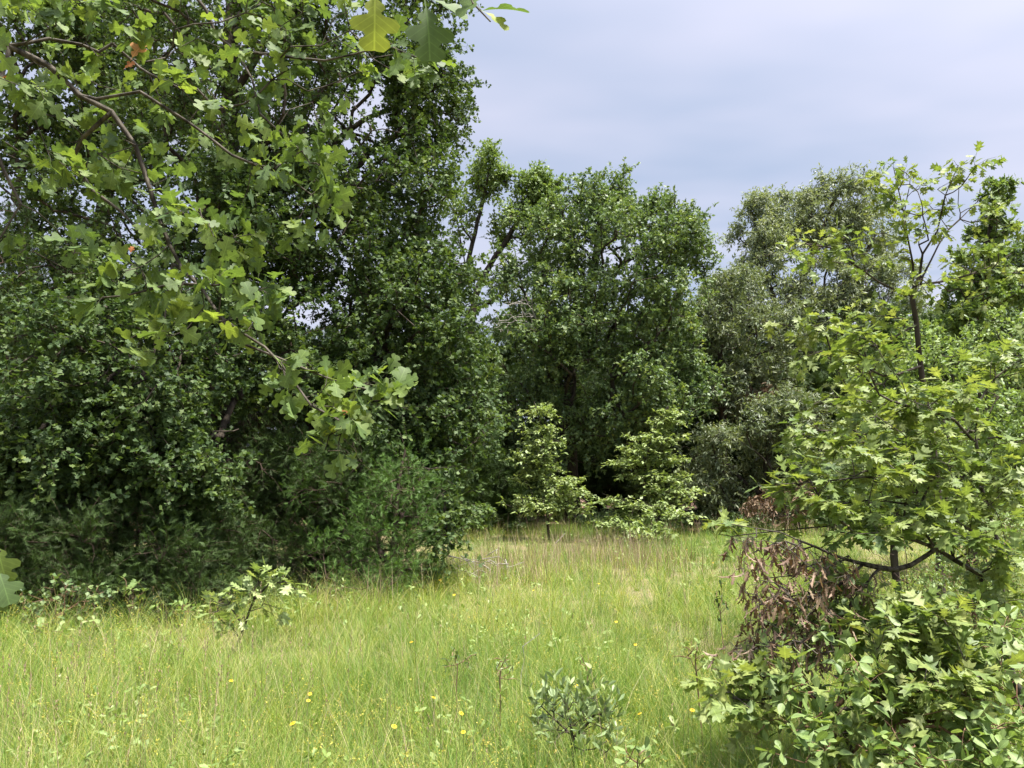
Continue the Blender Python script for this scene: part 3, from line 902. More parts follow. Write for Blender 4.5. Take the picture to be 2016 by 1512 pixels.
cedar("cedar_tree", "brownish cedar at the left edge with sky showing between its branches",
      [(40, 560, 14.5, 100, 90, 1.3, 80), (60, 680, 14.2, 130, 80, 1.4, 110), (-40, 800, 14, 150, 130, 1.5, 120), (20, 470, 14.6, 60, 60, 1, 30), (100, 830, 14, 120, 100, 1.4, 90)],
      [G(30, 14.5), P(30, 900, 14.5), P(40, 650, 14.5), P(45, 470, 14.5)], M_CEDAR, hmin=1.5)
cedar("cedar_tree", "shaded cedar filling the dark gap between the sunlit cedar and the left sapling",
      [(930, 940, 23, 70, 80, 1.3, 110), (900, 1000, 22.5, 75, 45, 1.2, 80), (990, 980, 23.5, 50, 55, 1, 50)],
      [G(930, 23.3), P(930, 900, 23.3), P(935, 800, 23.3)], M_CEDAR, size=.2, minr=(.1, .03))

# ------------------------------------------------------------------ the wood behind: one cedar and one oak, copied
bt, *_ = cedar("cedar_tree", "dark tree in the shaded wood behind the meadow's far edge",
               [(1250, 900, 28.5, 75, 90, 1.6, 120), (1250, 780, 28.5, 60, 80, 1.4, 90), (1250, 980, 28.5, 85, 40, 1.6, 60), (1250, 690, 28.5, 35, 60, .9, 30)],
               [G(1250, 28.5), P(1250, 900, 28.5), P(1250, 640, 28.5)], M_CEDAR, size=.26, minr=(.13, .03), group="trees in the wood behind")
bt["category"] = "tree"
bo, *_ = plant("forest_oak", "dark tree in the shaded wood behind the meadow's far edge", "tree",
               [[G(1380, 33), P(1380, 900, 33), P(1385, 750, 33), P(1380, 650, 33)]],
               [(1380, 680, 33, 85, 80, 2.2, 130), (1380, 800, 33, 100, 90, 2.4, 130), (1380, 930, 33, 90, 60, 2, 70)],
               T_FAR, M_MIDOAK, M_BARK, 0.22, tip=0.012, expo=2.1, minr=(.2, .06), hmin=1, twigs=3, twig_len=.6, per=8, droop=.2, group="trees in the wood behind")
LB = "dark tree in the shaded wood behind the meadow's far edge"
for i, (px, d, s, hs, kind) in enumerate([
        (1000, 29, 1, 1, 0), (1100, 30, 1.1, 1, 0), (1180, 31, 1, .95, 0), (1330, 29.5, 1.05, .95, 0), (1420, 31, 1.1, 1.0, 0), (1500, 29.5, 1, .9, 0), (1590, 30, 1.1, 1, 0), (1680, 28, 1, .95, 0),
        (1780, 29, 1.1, 1.1, 0), (1860, 27, 1, 1, 0), (1950, 30, 1.1, 1, 0), (2040, 28, 1.1, 1.0, 0), (860, 27, 1, .9, 0), (770, 26, 1, .85, 0), (680, 24, 1, .85, 0), (560, 22, 1, .8, 0),
        (420, 21, 1, .75, 0), (300, 22, 1, .7, 0), (130, 20, 1, .72, 0), (-20, 20, 1, .75, 0), (1040, 36, 1.1, 1.05, 1), (1180, 38, 1.1, 1.1, 1), (1300, 36, 1.1, 1.0, 1), (1480, 38, 1.1, 1.05, 1), (1580, 36, 1, 1, 1),
        (1700, 36, 1.1, 1.15, 1), (1810, 38, 1.1, 1.05, 1), (1900, 34, 1.1, 1.0, 1), (2010, 36, 1.2, 1.15, 1), (880, 38, 1.1, .95, 1), (720, 34, 1.1, .95, 1), (560, 34, 1.1, .9, 1), (400, 32, 1.1, .9, 1), (240, 33, 1.1, .85, 1), (60, 30, 1.1, .9, 1)]):
    dup(bt if kind == 0 else bo, G(px, d), rng.uniform(0, 6.28), (s, hs), LB, "trees in the wood behind")

# dead brown boughs hanging in the right-hand shade
for (lab, px, py, d, rx, ry, nn) in (("rust brown dead bough hanging high in the shaded trees on the right", 1500, 770, 25.8, 55, 22, 60),
                                     ("brown dead leafy brush low at the meadow's far right corner", 1530, 985, 21.5, 55, 42, 90)):
    base = G(px + 40, d)
    plant("dead_bough", lab, "dead bough", [[base, P(px + 40, (py + 1040) / 2, d), P(px + 20, py - 5, d), P(px - 30, py - ry * .6, d)]],
          [(px, py, d, rx, ry, .6, nn)], T_DEAD, M_DEAD, M_CBARK, .15, tip=.006, twigs=2, twig_len=.3, per=6, droop=1.1, hmin=.5, part=("branch", "dead_leaves"), minr=(.03, .015))

# ------------------------------------------------------------------ sunlit saplings at the far edge
plant("oak_sapling", "sunlit slender sapling with a thin pale trunk, left of the two at the far edge", "sapling",
      [[G(1080, 20.5), P(1075, 960, 20.5), P(1068, 880, 20.5), P(1062, 820, 20.5), P(1050, 790, 20.5)]],
      [(1058, 812, 20.5, 38, 9, .45, 18), (1062, 846, 20.4, 36, 9, .5, 16), (1066, 872, 20.4, 46, 10, .6, 24), (1060, 900, 20.3, 48, 10, .6, 24), (1066, 926, 20.3, 46, 10, .6, 22), (1105, 948, 20.1, 45, 10, .6, 26), (1115, 972, 20.1, 50, 12, .7, 32), (1050, 990, 20, 60, 14, .7, 36), (1100, 1000, 19.9, 60, 14, .7, 28), (1035, 945, 20.3, 26, 8, .5, 10)],
      T_FARLOBE, M_SAPL, M_TWIG, .105, tip=.005, minr=(.04, .012), hmin=.4, shell=.5, twigs=3, twig_len=.26, per=6, droop=.12, up=1.7, rise=.03, every=.75, flat=.5, bf=.2)
plant("oak_sapling", "sunlit wide-tiered sapling with flat pale layers, right of the two at the far edge", "sapling",
      [[G(1262, 20), P(1268, 960, 20), P(1272, 900, 20), P(1285, 850, 20), P(1315, 800, 20)]],
      [(1318, 812, 20, 22, 7, .35, 12), (1308, 832, 20, 30, 7, .4, 16), (1290, 862, 20, 60, 9, .6, 34), (1262, 884, 19.9, 55, 8, .6, 26), (1250, 910, 19.9, 48, 8, .7, 28), (1310, 905, 20, 40, 8, .6, 20), (1285, 938, 19.8, 68, 7, .7, 32), (1320, 967, 19.8, 62, 7, .7, 34), (1255, 992, 19.4, 85, 8, .9, 50), (1290, 1012, 19.3, 85, 8, .9, 46), (1215, 1030, 19.2, 50, 8, .6, 18)],
      T_FARLOBE, M_SAPL, M_TWIG, .11, tip=.005, minr=(.04, .012), hmin=.4, shell=.5, twigs=3, twig_len=.26, per=6, droop=.1, up=1.8, rise=.0, every=.75, flat=.42, bf=.2)
plant("shrub", "small rounded shrub at the far edge, left of the slender sapling", "shrub",
      [[G(945, 20.5), P(945, 1025, 20.5), P(945, 1005, 20.5)]], [(945, 1018, 20.4, 26, 18, .4, 20)], T_FARLOBE, M_LIGHTOAK, M_TWIG, .13, tip=.005, twigs=3, twig_len=.22, per=6, part=("stem", "leaves"))
plant("shrub", "low pale green shrub in the grass in front of the wide-tiered sapling", "shrub",
      [[G(1275, 18.5), P(1275, 1062, 18.5), P(1275, 1050, 18.5)]], [(1270, 1052, 18.5, 50, 12, .5, 24)], T_FARLOBE, M_SAPL, M_TWIG, .13, tip=.005, twigs=3, twig_len=.2, per=6, part=("stem", "leaves"))

us, *_ = plant("shrub", "low dark shrub in the shade at the foot of the wood", "shrub",
      [[G(890, 22.5), P(890, 1035, 22.5), P(890, 1010, 22.5)]], [(890, 1020, 22.5, 32, 20, .5, 46)], T_FARLOBE, M_MIDOAK, M_TWIG, .10, tip=.005, twigs=3, twig_len=.22, per=6, part=("stem", "leaves"), group="low shrubs in the wood's shade")
for px, d, s_ in ((985, 23, .8), (1010, 22.6, .7), (1150, 23, .8), (1180, 23.4, 1.0), (1345, 22.8, .8), (1400, 22.6, .9), (1440, 22.4, .7), (1480, 22.3, .9), (1580, 22, 1.1), (1650, 21.5, 1.1), (1720, 21.5, 1), (1800, 21, 1.1), (860, 21.5, .8)):
    dup(us, G(px, d), rng.uniform(0, 6.28), (s_, s_ * rng.uniform(.7, 1.2)), "low dark shrub in the shade at the foot of the wood", "low shrubs in the wood's shade")
ub, *_ = plant("shrub", "low leafy brush in the shade under the left trees", "shrub",
      [[G(300, 9.2), P(300, 1200, 9.2), P(300, 1165, 9.2)]], [(300, 1180, 9.2, 36, 26, .25, 60)], T_OBS, M_MIDOAK, M_TWIG, .05, tip=.003, minr=(.006, .003), twigs=3, twig_len=.1, per=6, part=("stem", "leaves"), group="low brush under the left trees")
for px, d, s_ in ((30, 8.6, 1.2), (180, 8.8, .9), (400, 9.2, .8), (560, 9.4, .8), (600, 9.5, .6), (430, 9.6, 1.1), (70, 9.0, 1.1)):
    dup(ub, G(px, d), rng.uniform(0, 6.28), (s_, s_ * rng.uniform(.7, 1.3)), "low leafy brush in the shade under the left trees", "low brush under the left trees")

# ------------------------------------------------------------------ young oak and thicket on the right
root, *_ = plant("young_oak", "slender young oak on the right, its open forked top standing against the sky", "young oak",
      [[G(1858, 7.3), P(1856, 1180, 7.3), P(1853, 1080, 7.3), P(1840, 900, 7.2), P(1815, 740, 7.2), P(1805, 640, 7.2), P(1795, 575, 7.2)],
       [P(1795, 578, 7.2), P(1812, 545, 7.2), P(1816, 500, 7.2), P(1845, 455, 7.15), P(1862, 385, 7.1), P(1888, 325, 7.1)],
       [P(1816, 545, 7.2), P(1850, 480, 7.3), P(1890, 430, 7.35), P(1930, 390, 7.4)],
       [P(1798, 590, 7.2), P(1795, 520, 7.2), P(1780, 420, 7.25), P(1760, 330, 7.3)],
       [P(1782, 582, 7.2), P(1730, 555, 7.0), P(1680, 520, 6.8), P(1640, 490, 6.7), P(1590, 480, 6.6)],
       [P(1812, 560, 7.2), P(1880, 550, 7.3), P(1940, 530, 7.4), P(1990, 500, 7.5)],
       [P(1803, 640, 7.2), P(1720, 680, 6.9), P(1640, 650, 6.7), P(1560, 640, 6.5)],
       [P(1815, 720, 7.2), P(1740, 740, 6.8), P(1650, 700, 6.5), P(1570, 692, 6.4)],
       [P(1830, 830, 7.2), P(1740, 800, 6.7), P(1660, 780, 6.4), P(1600, 795, 6.2)],
       [P(1840, 900, 7.2), P(1740, 880, 6.6), P(1640, 850, 6.3), P(1545, 845, 6.1)]],
      [(1755, 345, 7.3, 52, 30, .25, 11), (1790, 395, 7.3, 58, 36, .3, 13), (1890, 345, 7.1, 40, 30, .2, 7), (1850, 395, 7.1, 38, 36, .2, 6), (1920, 430, 7.35, 52, 38, .3, 10), (1830, 480, 7.2, 45, 34, .2, 5), (1760, 450, 7.2, 55, 30, .25, 5), (1780, 520, 7.2, 40, 30, .2, 2),
       (1640, 495, 6.7, 90, 28, .3, 16), (1590, 490, 6.6, 50, 20, .2, 6), (1950, 520, 7.4, 80, 34, .35, 12), (1760, 570, 7.0, 70, 28, .3, 8), (1600, 640, 6.5, 75, 24, .3, 13), (1680, 660, 6.8, 70, 28, .3, 10),
       (1600, 700, 6.4, 60, 20, .25, 10), (1700, 720, 6.7, 80, 30, .3, 10), (1640, 785, 6.3, 70, 24, .3, 12), (1590, 850, 6.1, 60, 22, .25, 10), (1700, 840, 6.5, 90, 36, .4, 16), (1780, 620, 7.0, 60, 30, .3, 6), (1930, 580, 7.3, 80, 28, .3, 9), (1640, 880, 6.2, 80, 24, .3, 12), (1740, 770, 6.8, 80, 34, .4, 10)],
      T_RED, M_YOUNG, M_BARK, .108, tip=.0035, expo=2.25, minr=(.045, .010), hmin=.5, step=.18, twigs=2, twig_len=.16, per=5, droop=.3, up=1.0, twig_r=.0018, every=.38, flat=.7, rnd=(0, .9),
      crad={k: (.012, .004) for k in range(1, 10)})

root2, *_ = plant("young_oak", "young oak at the right edge with one withered brown bough among bright jagged leaves", "young oak",
      [[np.array([2.75, 4.1, 0]), P(1990, 1320, 4.1), P(1950, 1190, 4.1), P(1925, 1130, 4.05), P(1880, 1100, 4.0), P(1800, 1062, 3.9), P(1730, 1048, 3.85), P(1670, 1050, 3.8)],
       [P(1985, 1300, 4.1), P(1965, 1080, 4.2), P(1935, 960, 4.25), P(1922, 875, 4.25), P(1880, 825, 4.2), P(1820, 810, 4.1), P(1730, 775, 4.0), P(1705, 700, 3.95), P(1690, 660, 3.95)],
       [P(1922, 870, 4.25), P(1925, 800, 4.25), P(1960, 745, 4.3), P(2000, 715, 4.3), P(2050, 690, 4.3)],
       [P(1935, 960, 4.25), P(1860, 950, 4.1), P(1780, 940, 4.0), P(1700, 940, 3.9), P(1600, 950, 3.9), P(1530, 955, 3.9)],
       [P(1965, 1080, 4.2), P(1850, 1010, 4.0), P(1720, 985, 3.9), P(1620, 1000, 3.85)],
       [P(1990, 1330, 4.1), P(1850, 1270, 3.9), P(1750, 1230, 3.8), P(1680, 1240, 3.8)]],
      [(1700, 1040, 3.8, 80, 32, .25, 16), (1800, 1030, 3.9, 90, 34, .28, 19), (1900, 1060, 4.0, 90, 44, .3, 20), (1760, 800, 4.05, 95, 32, .25, 20), (1850, 800, 4.1, 80, 34, .25, 16), (1700, 700, 3.95, 38, 38, .18, 10), (1990, 720, 4.3, 60, 36, .25, 14),
       (1580, 960, 3.9, 60, 24, .2, 13), (1680, 930, 3.9, 80, 34, .25, 18), (1800, 930, 4.0, 90, 40, .3, 19), (1920, 960, 4.2, 90, 40, .3, 18), (1640, 1000, 3.85, 60, 24, .2, 10), (1780, 880, 4.1, 90, 36, .3, 16), (1900, 880, 4.2, 90, 44, .3, 15), (1960, 1150, 4.0, 60, 60, .25, 10), (1720, 1190, 3.8, 60, 24, .2, 4), (1440, 1050, 4.2, 24, 8, .12, 3)],
      T_RED, M_YOUNG, M_TWIG, .092, tip=.0022, expo=2.3, minr=(.019, .004), hmin=.35, step=.1, twigs=2, twig_len=.10, per=5, droop=.2, up=1.4, twig_r=.0012, every=.5, flat=.6, rnd=(0, .82),
      crad={1: (.016, .004), 2: (.008, .003), 3: (.008, .003), 4: (.009, .003), 5: (.009, .003)})

# its dead bough
dw, dl = MB(), MB()
dl.uv = []
chs = [[P(1850, 1075, 3.95), P(1760, 1120, 3.85), P(1640, 1090, 3.75), P(1540, 1050, 3.7), P(1440, 1032, 3.7)],
       [P(1700, 1110, 3.8), P(1640, 1160, 3.7), P(1560, 1180, 3.65), P(1500, 1190, 3.65)],
       [P(1720, 1130, 3.8), P(1640, 1230, 3.7), P(1540, 1270, 3.65), P(1450, 1275, 3.65)]]
pp = blob_pts([(1560, 1130, 3.7, 110, 90, .25, 38), (1640, 1180, 3.75, 60, 60, .2, 22), (1460, 1120, 3.7, 30, 30, .12, 8), (1510, 1310, 3.6, 30, 20, .1, 8), (1480, 1060, 3.7, 40, 16, .24, 14), (1545, 1085, 3.7, 55, 24, .24, 31), (1630, 1110, 3.75, 55, 30, .24, 36), (1510, 1170, 3.65, 40, 30, .24, 26), (1580, 1190, 3.7, 55, 34, .24, 31), (1470, 1275, 3.65, 40, 26, .24, 26), (1540, 1265, 3.65, 55, 30, .24, 31), (1600, 1250, 3.7, 40, 40, .24, 19), (1490, 1230, 3.65, 30, 20, .24, 9), (1680, 1130, 3.8, 30, 30, .24, 12)])
pos, par, nch = skeleton([curve(c, .08, .04) for c in chs], pp, .3)
rad, kids = radii(pos, par, .0016, 2.4)
wood(dw, pos, par, rad)
dd = np.zeros_like(pos); dd[1:] = unit(pos[1:] - pos[np.maximum(par[1:], 0)])
sel = np.arange(len(pos)) >= nch
leaves(dl, dw, pos[sel], dd[sel], T_DEAD, .058, twigs=1, twig_len=.07, per=3, droop=1.5, up=.0, along=.15, twig_r=.0012, rise=-.1)
db = dw.build("dead_bough", M_TWIG, root2)
db["label"] = "dead bough with clusters of withered brown leaves"
dlo = dl.build("withered_leaves", M_DEAD, db)

plant("leafy_bush", "low glossy broad-leaved bush filling the bottom right corner on reddish stems", "bush",
      [[np.array([1.46, 3.75, 0]), P(1575, 1400, 3.75), P(1590, 1330, 3.75), P(1620, 1250, 3.75), P(1640, 1180, 3.8)],
       [np.array([1.5, 3.7, .05]), P(1640, 1400, 3.6), P(1720, 1340, 3.6), P(1800, 1320, 3.6)],
       [np.array([1.5, 3.75, .05]), P(1700, 1440, 3.5), P(1840, 1420, 3.4), P(1960, 1390, 3.4)]],
      [(1640, 1170, 3.75, 60, 50, .2, 26), (1600, 1280, 3.6, 110, 50, .3, 46), (1740, 1280, 3.7, 120, 60, .35, 50), (1880, 1300, 3.7, 120, 70, .35, 40), (1540, 1370, 3.5, 70, 50, .25, 24), (1680, 1390, 3.5, 120, 60, .3, 34), (1840, 1400, 3.4, 130, 60, .3, 36), (1980, 1380, 3.5, 80, 70, .3, 20), (1570, 1460, 3.3, 70, 36, .2, 20), (1960, 1470, 3.2, 80, 40, .2, 26), (1990, 1300, 3.6, 60, 60, .2, 22), (1780, 1470, 3.2, 90, 30, .2, 22), (1930, 1340, 3.5, 90, 60, .25, 30), (1860, 1230, 3.7, 90, 40, .25, 22), (1900, 1440, 3.25, 90, 40, .2, 22)],
      T_OB, M_BUSH, M_REDSTEM, .062, tip=.0018, expo=2.3, minr=(.008, .004), hmin=.06, step=.1, part=("stem", "leaves"), twigs=2, twig_len=.08, per=4, droop=.1, up=1.1, twig_r=.001, every=.5)
plant("oak_seedling", "sprawling dark-leaved oak sprig at the bush's left side, pointing into the meadow", "seedling",
      [[np.array([1.62, 3.6, 0]), P(1640, 1400, 3.55), P(1560, 1370, 3.5), P(1480, 1380, 3.45), P(1400, 1368, 3.4)],
       [P(1640, 1400, 3.55), P(1760, 1380, 3.4), P(1860, 1340, 3.3), P(1960, 1330, 3.3)]],
      [(1420, 1355, 3.4, 20, 14, .06, 4), (1470, 1380, 3.45, 30, 24, .08, 6), (1520, 1330, 3.5, 40, 20, .1, 8), (1780, 1360, 3.4, 70, 40, .15, 16), (1900, 1340, 3.3, 80, 50, .15, 16), (1740, 1250, 3.5, 80, 30, .15, 12), (1700, 1470, 3.3, 80, 30, .15, 10), (1850, 1240, 3.5, 80, 40, .15, 14)],
      T_RED, M_YOUNG, M_TWIG, .105, tip=.002, minr=(.008, .004), hmin=.05, step=.1, part=("stem", "leaves"), twigs=2, twig_len=.08, per=4, droop=.2, up=1.2, twig_r=.001)
plant("small_leaved_bush", "yellow green bush of tiny leaves beside the young oak's black trunk", "bush",
      [[G(1920, 5.6), P(1920, 1260, 5.6), P(1915, 1180, 5.6), P(1910, 1120, 5.6)]],
      [(1890, 1180, 5.6, 90, 70, .35, 130), (1960, 1230, 5.6, 90, 80, .4, 120), (1990, 1110, 5.6, 70, 80, .35, 100), (1870, 1270, 5.5, 80, 40, .3, 80), (1930, 1050, 5.7, 80, 50, .3, 60)],
      T_OBS, M_BUSH, M_REDSTEM, .028, tip=.0018, minr=(.012, .005), hmin=.08, step=.15, part=("stem", "leaves"), twigs=3, twig_len=.12, per=9, droop=.1, twig_r=.001)
plant("leafy_bush", "mid green thicket bush between the young oak's trunk and the meadow", "bush",
      [[G(1760, 8.4), P(1760, 1100, 8.4), P(1765, 980, 8.4), P(1770, 900, 8.4)]],
      [(1700, 930, 8.4, 80, 40, .5, 60), (1800, 900, 8.4, 90, 50, .5, 70), (1760, 1000, 8.4, 110, 40, .6, 60), (1680, 990, 8.2, 60, 30, .4, 34), (1880, 1000, 8.6, 90, 60, .6, 60), (1980, 900, 8.6, 80, 80, .6, 70), (1900, 800, 8.8, 100, 60, .6, 60)],
      T_OBS, M_BUSH, M_BARK, .07, tip=.004, minr=(.025, .01), hmin=.6, step=.2, part=("stem", "leaves"), twigs=3, twig_len=.2, per=7, droop=.2)

# bare dead cedar twigs
tw = thing("dead_cedar", "bare grey brown twiggy dead cedar in front of the young oak's black trunk", "dead cedar", G(1790, 6.9))
mb = MB()
pos, par, nch = skeleton([curve([G(1790, 6.9), P(1790, 1200, 6.9), P(1785, 1100, 6.9), P(1775, 1030, 6.9)], .15)],
                         blob_pts([(1760, 1140, 6.9, 75, 60, .35, 130), (1740, 1210, 6.8, 60, 60, .3, 90), (1820, 1190, 6.9, 60, 60, .3, 60)], .6), .3, wob=.3)
rad, kids = radii(pos, par, .0022, 2.3)
wood(mb, pos, par, rad, 3)
mb.build("branches", M_CBARK, tw)

# ------------------------------------------------------------------ near oak whose boughs hang into the picture from the left
b0 = np.array([-3.3, 0.7, 0.0])
plant("post_oak", "near post oak reaching in from the left with lichened boughs of big round-lobed leaves", "oak tree",
      [[b0, np.array([-3.25, .8, 1.2]), np.array([-3.1, .95, 2.3]), np.array([-2.9, 1.1, 3.0]), np.array([-2.7, 1.3, 4.2])],
       [np.array([-3.0, 1.0, 2.7]), np.array([-2.2, 1.9, 3.05]), P(-60, 60, 2.4), P(20, 90, 2.4), P(100, 130, 2.4), P(160, 190, 2.4), P(215, 225, 2.4), P(270, 290, 2.4), P(295, 370, 2.4), P(330, 480, 2.4), P(390, 570, 2.35), P(430, 620, 2.3), P(470, 670, 2.3), P(540, 700, 2.3), P(640, 745, 2.3), P(765, 775, 2.3)],
       [P(190, 195, 2.4), P(280, 185, 2.4), P(370, 240, 2.4), P(450, 300, 2.38), P(540, 345, 2.35)],
       [P(430, 620, 2.3), P(560, 720, 2.25), P(620, 800, 2.2), P(690, 835, 2.2)],
       [P(215, 225, 2.4), P(140, 310, 2.5), P(180, 370, 2.5), P(240, 420, 2.45), P(300, 480, 2.4)],
       [np.array([-2.8, 1.2, 3.6]), np.array([-2.0, 2.2, 3.9]), P(250, -140, 2.6), P(370, -20, 2.6), P(430, 60, 2.6), P(465, 100, 2.6), P(490, 160, 2.55), P(515, 225, 2.5), P(590, 290, 2.5)],
       [P(465, 100, 2.6), P(540, 105, 2.55), P(640, 120, 2.5), P(760, 90, 2.45), P(840, 120, 2.4)],
       [P(390, 560, 2.35), P(330, 560, 2.35), P(250, 580, 2.35), P(200, 580, 2.35)],
       [P(340, 520, 2.4), P(320, 640, 2.35), P(300, 690, 2.3)],
       [P(20, 90, 2.4), P(-20, 260, 2.3), P(40, 400, 2.3), P(0, 480, 2.3)],
       [P(690, 835, 2.2), P(650, 860, 2.2), P(645, 880, 2.2)]],
      [(90, 60, 2.4, 130, 60, .35, 16), (220, 100, 2.45, 110, 70, .3, 16), (80, 200, 2.4, 120, 60, .3, 12), (250, 330, 2.45, 110, 60, .25, 11), (100, 300, 2.5, 110, 60, .3, 10), (320, 160, 2.5, 100, 80, .25, 12),
       (420, 200, 2.45, 80, 70, .2, 8), (590, 310, 2.45, 75, 44, .15, 10), (620, 240, 2.45, 60, 44, .15, 6), (620, 400, 2.4, 50, 50, .12, 5), (560, 130, 2.55, 90, 60, .2, 12), (680, 80, 2.5, 90, 60, .2, 11), (780, 110, 2.4, 60, 34, .15, 6), (560, 20, 2.6, 100, 50, .2, 10), (400, 60, 2.6, 90, 60, .2, 10),
       (450, 450, 2.35, 70, 50, .15, 7), (380, 420, 2.4, 60, 60, .18, 7), (300, 560, 2.35, 80, 40, .15, 7), (400, 560, 2.3, 70, 50, .15, 9), (480, 640, 2.3, 50, 50, .12, 9), (330, 660, 2.3, 40, 30, .1, 4), (560, 720, 2.28, 50, 40, .1, 7), (640, 770, 2.25, 60, 36, .1, 8), (720, 760, 2.3, 45, 24, .08, 5), (650, 860, 2.2, 24, 30, .06, 4), (690, 825, 2.2, 24, 16, .05, 3), (500, 560, 2.3, 40, 40, .12, 5),
       (30, 420, 2.3, 70, 50, .2, 5), (520, 350, 2.4, 60, 40, .15, 5), (180, 480, 2.4, 60, 40, .15, 4)],
      T_POST, M_NEAR, M_TWIG, .066, tip=.0014, expo=2.35, bf=.3, minr=(.13, .05), step=.09, wob=.05, hmin=1.3, chain_leaf=True,
      part=("trunk", "leaves"), crad={1: (.021, .002), 2: (.006, .002), 3: (.004, .0014), 4: (.010, .003), 5: (.022, .003), 6: (.006, .002), 7: (.005, .002), 8: (.005, .002), 9: (.009, .003)},
      twigs=2, twig_len=.05, per=4, droop=.35, up=.6, along=.75, twig_r=.0011, every=.36, spread=.9, outw=.1, rnd=(0, .88))
near = bpy.data.objects["post_oak"]


def hand_leaves(name, lab, mat, tpl, lst, parent):
    for (px, py, d, s, ang, tilt, rv) in lst:
        mb = MB()
        mb.uv = []
        p = P(px, py, d)
        a = R(ang)
        Y = unit(np.array([math.cos(a), -.25 * math.sin(R(tilt)), math.sin(a)])[None])
        h = np.array([[0.2, -math.cos(R(tilt)), math.sin(R(tilt))]])
        Z = unit(h - (h * Y).sum() * Y)
        mb.inst(tpl, (p[None] - Y * s * .5), np.cross(Y, Z), Y, Z, np.array([s]), np.array([rv]))
        o_ = mb.build(name, mat, parent)
        if lab:
            o_["label"] = lab


# the closest leaves, hanging just in front of the lens, with the twig that carries them
tb = MB()
pt = curve([np.array([-2.0, 1.6, 3.6]), P(500, -260, 1.5), P(700, -110, 1.3), P(800, -60, 1.2), P(900, -60, 1.15), P(980, -40, 1.15)], .06)
tubes(tb, pt[:-1], pt[1:], np.linspace(.008, .0022, len(pt) - 1), np.linspace(.0078, .002, len(pt) - 1), 6)
for a_, b_ in ((P(740, -90, 1.26), P(738, -10, 1.25)), (P(840, -60, 1.18), P(840, 0, 1.17)), (P(905, -60, 1.15), P(930, 5, 1.14)), (P(980, -40, 1.15), P(1000, -8, 1.15)), (P(930, 5, 1.14), P(965, 42, 1.13))):
    tubes(tb, a_[None], b_[None], np.array([.0016]), np.array([.0012]), 5)
spur = tb.build("spur", M_TWIG, near)
hand_leaves("spur_leaf", "broad leaf hanging close to the lens", M_NEAR, T_POST,
            [(738, 30, 1.25, .105, -88, 15, .95), (845, 50, 1.17, .10, -80, 40, .12), (985, 10, 1.14, .085, 10, 60, .1), (930, 0, 1.14, .06, -150, 50, .3), (975, 32, 1.12, .05, -30, 50, .9), (880, 6, 1.17, .07, -20, 50, .3)], spur)
hand_leaves("withered_leaf", "withered orange brown leaf", M_ORANGE, T_POST, [(268, 98, 2.3, .075, 62, 30, .8), (252, 128, 2.3, .04, 40, 30, .1), (20, 148, 2.3, .05, 175, 60, .2), (678, 812, 2.2, .022, 70, 30, .3), (258, 492, 2.35, .025, 80, 20, .1)], near)

# far-left soft leaf at the frame's edge belongs to the same oak
hand_leaves("low_leaf", None, M_NEAR, T_POST, [(0, 1105, 1.6, .085, -70, 30, .6), (8, 1150, 1.6, .08, -55, 60, .15), (-14, 1180, 1.6, .08, -100, 50, .4)], near)
tb = MB()
pt = curve([np.array([-2.9, 1.0, 2.7]), np.array([-2.0, 1.6, 2.4]), P(-160, 900, 1.65), P(-60, 1040, 1.62), P(0, 1090, 1.6)], .08)
tubes(tb, pt[:-1], pt[1:], np.linspace(.009, .002, len(pt) - 1), np.linspace(.0088, .0018, len(pt) - 1), 6)
tb.build("low_spur", M_TWIG, near)

# ------------------------------------------------------------------ small plants along the meadow
plant("oak_seedling", "knee-high oak seedling with large sunlit lobed leaves in front of the dark cedar", "seedling",
      [[G(478, 7.5), P(482, 1230, 7.5), P(500, 1180, 7.5), P(530, 1150, 7.5), P(560, 1145, 7.5)], [P(482, 1235, 7.5), P(450, 1190, 7.4), P(420, 1185, 7.4)]],
      [(530, 1140, 7.5, 34, 12, .12, 9), (565, 1152, 7.5, 20, 10, .1, 6), (500, 1165, 7.5, 20, 8, .1, 4), (450, 1180, 7.4, 24, 10, .1, 5), (420, 1200, 7.4, 20, 16, .1, 5), (455, 1235, 7.4, 20, 12, .1, 4), (525, 1195, 7.6, 30, 14, .12, 5), (480, 1215, 7.4, 20, 10, .1, 5), (545, 1146, 7.5, 34, 9, .12, 8)],
      T_RED, M_SAPL, M_TWIG, .15, tip=.003, minr=(.007, .003), step=.12, part=("stem", "leaves"), twigs=1, twig_len=.07, per=3, up=2.0, droop=.15, rise=.1, every=.3)
